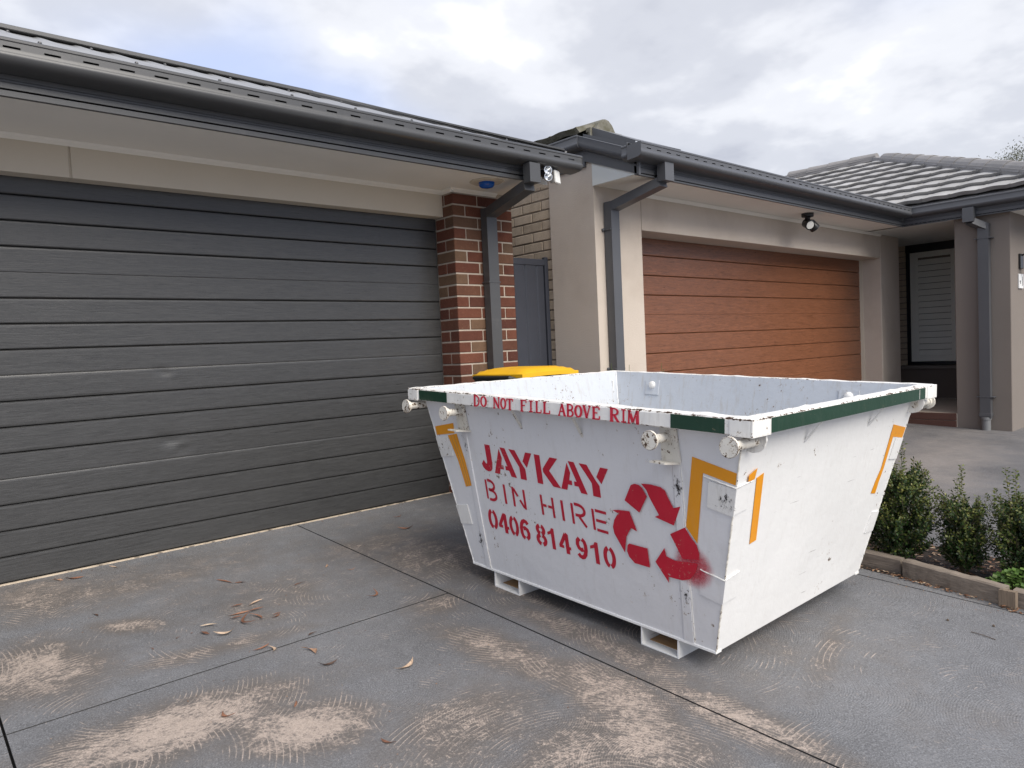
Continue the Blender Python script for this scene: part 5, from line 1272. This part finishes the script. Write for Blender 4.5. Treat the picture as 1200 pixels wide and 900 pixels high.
shrub(3.985, 1.50, .62, .165, [(0, -.03, .655), (.05, .08, .58), (-.06, .05, .56), (.09, -.09, .50), (-.05, -.12, .45), (-.12, .0, .47), (.02, .14, .52), (.13, .03, .44)], 3, 'largest box shrub right beside the end of the skip bin', 1.6)
shrub(4.045, 1.21, .46, .098, [(-.0, .01, .555), (.03, .04, .48), (-.05, .13, .44), (-.03, .09, .40), (.08, -.10, .33), (.05, -.05, .40), (-.07, -.02, .35)], 11, 'middle box shrub, the smallest, with a single tall leaning spire', .75)
shrub(4.060, .965, .50, .135, [(-.04, .06, .575), (.00, .03, .565), (-.05, .10, .47), (.05, -.05, .52), (.08, -.1, .47), (-.02, -.04, .50), (-.1, .03, .36)], 21, 'box shrub at the right edge with twin upright spires behind bright green ground cover', 1.0)
shrub(4.15, .70, .5, .16, [(0, 0, .58), (.04, .05, .5)], 31, 'box shrub half out of frame at the far right', .6)
shrub(4.00, 1.90, .5, .17, [(0, 0, .55), (.04, .05, .5)], 41, 'box shrub hidden behind the end of the skip bin', .8)
# ground cover
rn = random.Random(9); bm = NB()
for k in range(480):
    a = rn.uniform(0, 6.28); rr = math.sqrt(rn.random()); x = 3.87 + math.cos(a) * rr * .12; y = .86 + math.sin(a) * rr * .24
    z = gz(x, y) + .02 + .13 * (1 - rr * rr) * rn.uniform(.5, 1.1)
    c = Vector((x, y, z)); nn = Vector((rn.uniform(-.6, .2), rn.uniform(-.6, .3), 1)).normalized(); r_ = rn.uniform(.009, .017)
    t1 = nn.cross(Vector((1, 0, 0))).normalized(); t2 = nn.cross(t1)
    vs = [bm.verts.new(c + (t1 * math.cos(i * math.pi / 4 + .2) + t2 * math.sin(i * math.pi / 4 + .2)) * r_ * (1.0 if i % 2 else .78)) for i in range(8)]
    bm.faces.new(vs)
    if k % 4 == 0: tube(bm, [(x, y, gz(x, y)), c], .0012, 4, False)
single('ground_cover_plant', bm, M['cover_leaf'], 'low bright green round leaved plant behind the timber edging', 'plant', (3.86, .93, gz(3.86, .93)), kind=None)
rn = random.Random(19); bm = NB()
for k in range(26):
    a = rn.uniform(0, 6.28); p = Vector((3.93, 1.62, gz(3.93, 1.62) + .03)); leaf(bm, p + Vector((rn.uniform(-.03, .03), rn.uniform(-.04, .04), rn.uniform(0, .05))), Vector((math.cos(a), math.sin(a), .8)), Vector((0, 0, 1)), rn.uniform(.02, .035), .016)
single('pale_weed', bm, mat('pale_leaf', (.42, .38, .14), .6, .2, 30), 'tiny pale yellow weed at the foot of the largest shrub', 'plant', (3.93, 1.62, gz(3.93, 1.62)))
# weeds up the neighbour's wall
for (x, y, h, lab) in ((4.395, 3.80, .98, 'thin weed on the left of the neighbour\'s downpipe'), (4.585, 3.78, .96, 'thin weed on the right of the neighbour\'s downpipe'), (5.05, 3.80, .95, 'thin weed growing in front of the brown garage door')):
    rn = random.Random(lab); bm = NB(); g = gz(x, y)
    for k in range(4):
        px, py = x, y; pts = []
        for i in range(9): pts.append((px + rn.uniform(-.008, .008) + k * .012 * (i / 9), py - k * .006 * i / 9, g + (h - .05 * k) * i / 8)); 
        tube(bm, pts, .0022, 4)
        for i in range(60):
            u = rn.uniform(.3, 1); p = Vector(pts[int(u * 8)]); a = rn.uniform(0, 6.3); leaf(bm, p + Vector((0, 0, rn.uniform(-.05, .05))), Vector((math.cos(a), math.sin(a), .3)), Vector((0, 0, 1)), rn.uniform(.014, .028), .010)
    single('weed', bm, M['weed'], lab, 'plant', (x, y, g))

# ------------------------------------------------------------------ fallen leaves on the driveway
LV = [((1.232, 3.828), (1.278, 3.713)), ((1.284, 3.707), (1.334, 3.676)), ((1.487, 3.442), (1.558, 3.456)), ((1.744, 3.11), (1.665, 3.047)), ((1.147, 3.389), (1.207, 3.388)), ((1.206, 3.332), (1.297, 3.375)), ((1.179, 3.262), (1.26, 3.266)), ((1.171, 3.242), (1.193, 3.13)), ((1.18, 3.234), (1.161, 3.11)), ((1.081, 3.238), (1.149, 3.237)), ((0.96, 3.241), (1.03, 3.211)), ((0.952, 3.213), (0.972, 3.146)), ((0.983, 3.136), (1.075, 3.13)), ((0.854, 3.201), (0.875, 3.216)), ((0.916, 3.223), (0.927, 3.225)), ((1.043, 2.867), (1.125, 2.885)), ((1.102, 2.864), (1.092, 2.789)), ((1.194, 2.744), (1.212, 2.644)), ((1.187, 2.578), (1.259, 2.549)), ((1.274, 2.833), (1.32, 2.848)), ((1.37, 2.329), (1.481, 2.357)), ((1.1, 1.967), (1.128, 1.916)), ((0.817, 2.425), (0.795, 2.483)), ((0.982, 2.336), (1.006, 2.375)), ((0.746, 3.194), (0.749, 3.158)), ((0.87, 4.48), (0.90, 4.40)), ((0.652, 4.431), (0.732, 4.371)), ((0.60, 4.45), (0.64, 4.40)), ((1.8, 3.49), (1.853, 3.476)), ((2.55, 4.222), (2.629, 4.237)), ((2.424, 3.968), (2.536, 3.939)), ((1.239, 3.137), (1.287, 3.157)), ((1.733, 3.594), (1.766, 3.64)), ((1.256, 3.16), (1.301, 3.171)), ((0.651, 3.772), (0.665, 3.718)), ((1.10, 3.30), (1.20, 3.29))]
rn = random.Random(3)
SPEC = {20: 'largest dark curled gum leaf lying alone in the middle of the driveway', 17: 'orange brown leaf just below the slab joint', 21: 'thin leaf nearest the bottom of the picture', 3: 'short leaf standing alone between the cluster and the skip bin',
        24: 'small pale leaf lying left of the leaf cluster', 26: 'dark leaf in front of the left part of the garage door', 0: 'left one of the two leaves end to end above the cluster', 1: 'right one of the two leaves end to end above the cluster',
        2: 'thin leaf midway between the cluster and the long slab joint', 13: 'tiny red brown leaf scrap just left of the cluster', 14: 'tiny scrap beside the two long leaves at the cluster\'s left end',
        15: 'long leaf just above the slab joint below the cluster', 16: 'short leaf crossing the slab joint below the cluster', 18: 'flat dark leaf between the slab joint and the lone curled leaf',
        19: 'small leaf on the slab joint right of the cluster', 22: 'little leaf lying on the large beige worn patch', 23: 'little leaf on the right end of the large beige worn patch', 28: 'small leaf beside the long slab joint near the garage door',
        29: 'leaf lying closest to the brick pillar behind the skip bin corner', 30: 'leaf between the long slab joint and the brick pillar', 32: 'tiny leaf scrap left of the start of the long slab joint', 34: 'leaf scrap between the left picture edge and the cluster'}
for i, ((x0, y0), (x1, y1)) in enumerate(LV):
    cx, cy = (x0 + x1) / 2, (y0 + y1) / 2; ln = math.hypot(x1 - x0, y1 - y0) * .98; ang = math.atan2(y1 - y0, x1 - x0)
    bm = NB(); leafstrip(bm, (cx, cy, gz(cx, cy) + (.004 if 4 <= i <= 12 else 0)), ang, ln, max(.005, min(.015, ln * .15)) * rn.uniform(.6, 1.4), rn.uniform(-1.6, 1.6), .001, rn.uniform(-1.2, 1.2), 8)
    clus = 4 <= i <= 12 or i in (31, 33, 35)
    lab = SPEC.get(i, 'dry brown gum leaf in the loose cluster on the driveway' if clus else 'single dry gum leaf scattered on the grey driveway')
    single('fallen_leaf', bm, M['dryleaf'], lab, 'leaf', (cx, cy, gz(cx, cy)), None if i in SPEC else ('dry gum leaves in the cluster' if clus else 'dry gum leaves scattered on the driveway'))
bm = NB(); rn = random.Random(77)
for k in range(90):
    x = rn.uniform(-.2, 3.2); y = 4.52 - abs(rn.gauss(0, .05)); ln = rn.uniform(.004, .014); leafstrip(bm, (x, y, gz(x, y)), rn.uniform(0, 6), ln, ln * .4, rn.uniform(-1, 1), 0, 0, 2)
for k in range(110):
    x = rn.uniform(.3, 2.9); y = rn.uniform(1.6, 4.4); ln = rn.uniform(.003, .010); leafstrip(bm, (x, y, gz(x, y)), rn.uniform(0, 6), ln, ln * .45, rn.uniform(-1, 1), 0, 0, 2)
for k in range(60):
    y = rn.uniform(-.2, 1.6); x = 3.66 - abs(rn.gauss(0, .05)); ln = rn.uniform(.004, .012); leafstrip(bm, (x, y, gz(x, y)), rn.uniform(0, 6), ln, ln * .4, rn.uniform(-1, 1), 0, 0, 2)
single('leaf_crumbs', bm, M['litter'], 'tiny leaf crumbs and grit sprinkled over the driveway', 'litter', (1.5, 3, gz(1.5, 3)), kind='stuff')
bm = NB(); tube(bm, [gp(3.290, .965, .003), gp(3.283, .92, .005), gp(3.276, .875, .003)], .0016, 5); single('twig', bm, M['bark'], 'thin dark twig lying on the driveway at the right', 'twig', gp(3.283, .92))
for (x, y, lab) in ((3.35, 1.07, 'small stone chip near the right slab joint'), (3.42, .92, 'small stone chip beside the twig')):
    bm = NB(); bmesh.ops.create_icosphere(bm, subdivisions=1, radius=.006, matrix=Matrix.Translation(gp(x, y, .003))); single('pebble', bm, M['bark'], lab, 'stone', gp(x, y))

# ------------------------------------------------------------------ distant tree beyond the right roof
d = Vector((.9516, .2495, 0)).normalized()
def tree(dist, top, off, seed, label, rad):
    rn = random.Random(seed); b = Vector((d.x * dist + off * -d.y, d.y * dist + off * d.x, -.3))
    T = thing('gum_tree', label, 'tree', b)
    bm = NB(); tube(bm, [b, b + Vector((.1, .1, top * .45)), b + Vector((0, 0, top * .8))], [.16, .12, .05], 8)
    for k in range(9):
        a = rn.uniform(0, 6.3); tube(bm, [b + Vector((0, 0, top * .5)), b + Vector((math.cos(a) * rad * .5, math.sin(a) * rad * .5, top * .75)), b + Vector((math.cos(a) * rad * .8, math.sin(a) * rad * .8, top * .92))], [.05, .03, .01], 5)
    part('trunk', bm, M['bark'], T)
    bm = NB()
    cl = [b + Vector((rn.gauss(0, rad * .45), rn.gauss(0, rad * .45), top * rn.uniform(.66, 1.0))) for _ in range(46)]
    for c in cl:
        for _ in range(170):
            p = c + Vector((rn.gauss(0, .19), rn.gauss(0, .19), rn.gauss(0, .16))); leaf(bm, p, Vector((rn.uniform(-1, 1), rn.uniform(-1, 1), rn.uniform(-1, .3))), Vector((rn.uniform(-1, 1), rn.uniform(-1, 1), 1)), rn.uniform(.045, .085), .022)
    part('crown', bm, M['tree_leaf'], T)
tree(27, 6.72, -.55, 1, 'pale leafy gum tree top showing above the tiled roof', .6)
tree(29, 6.75, -2.3, 2, 'gum tree crown at the far right edge above the ridge', 1.1)
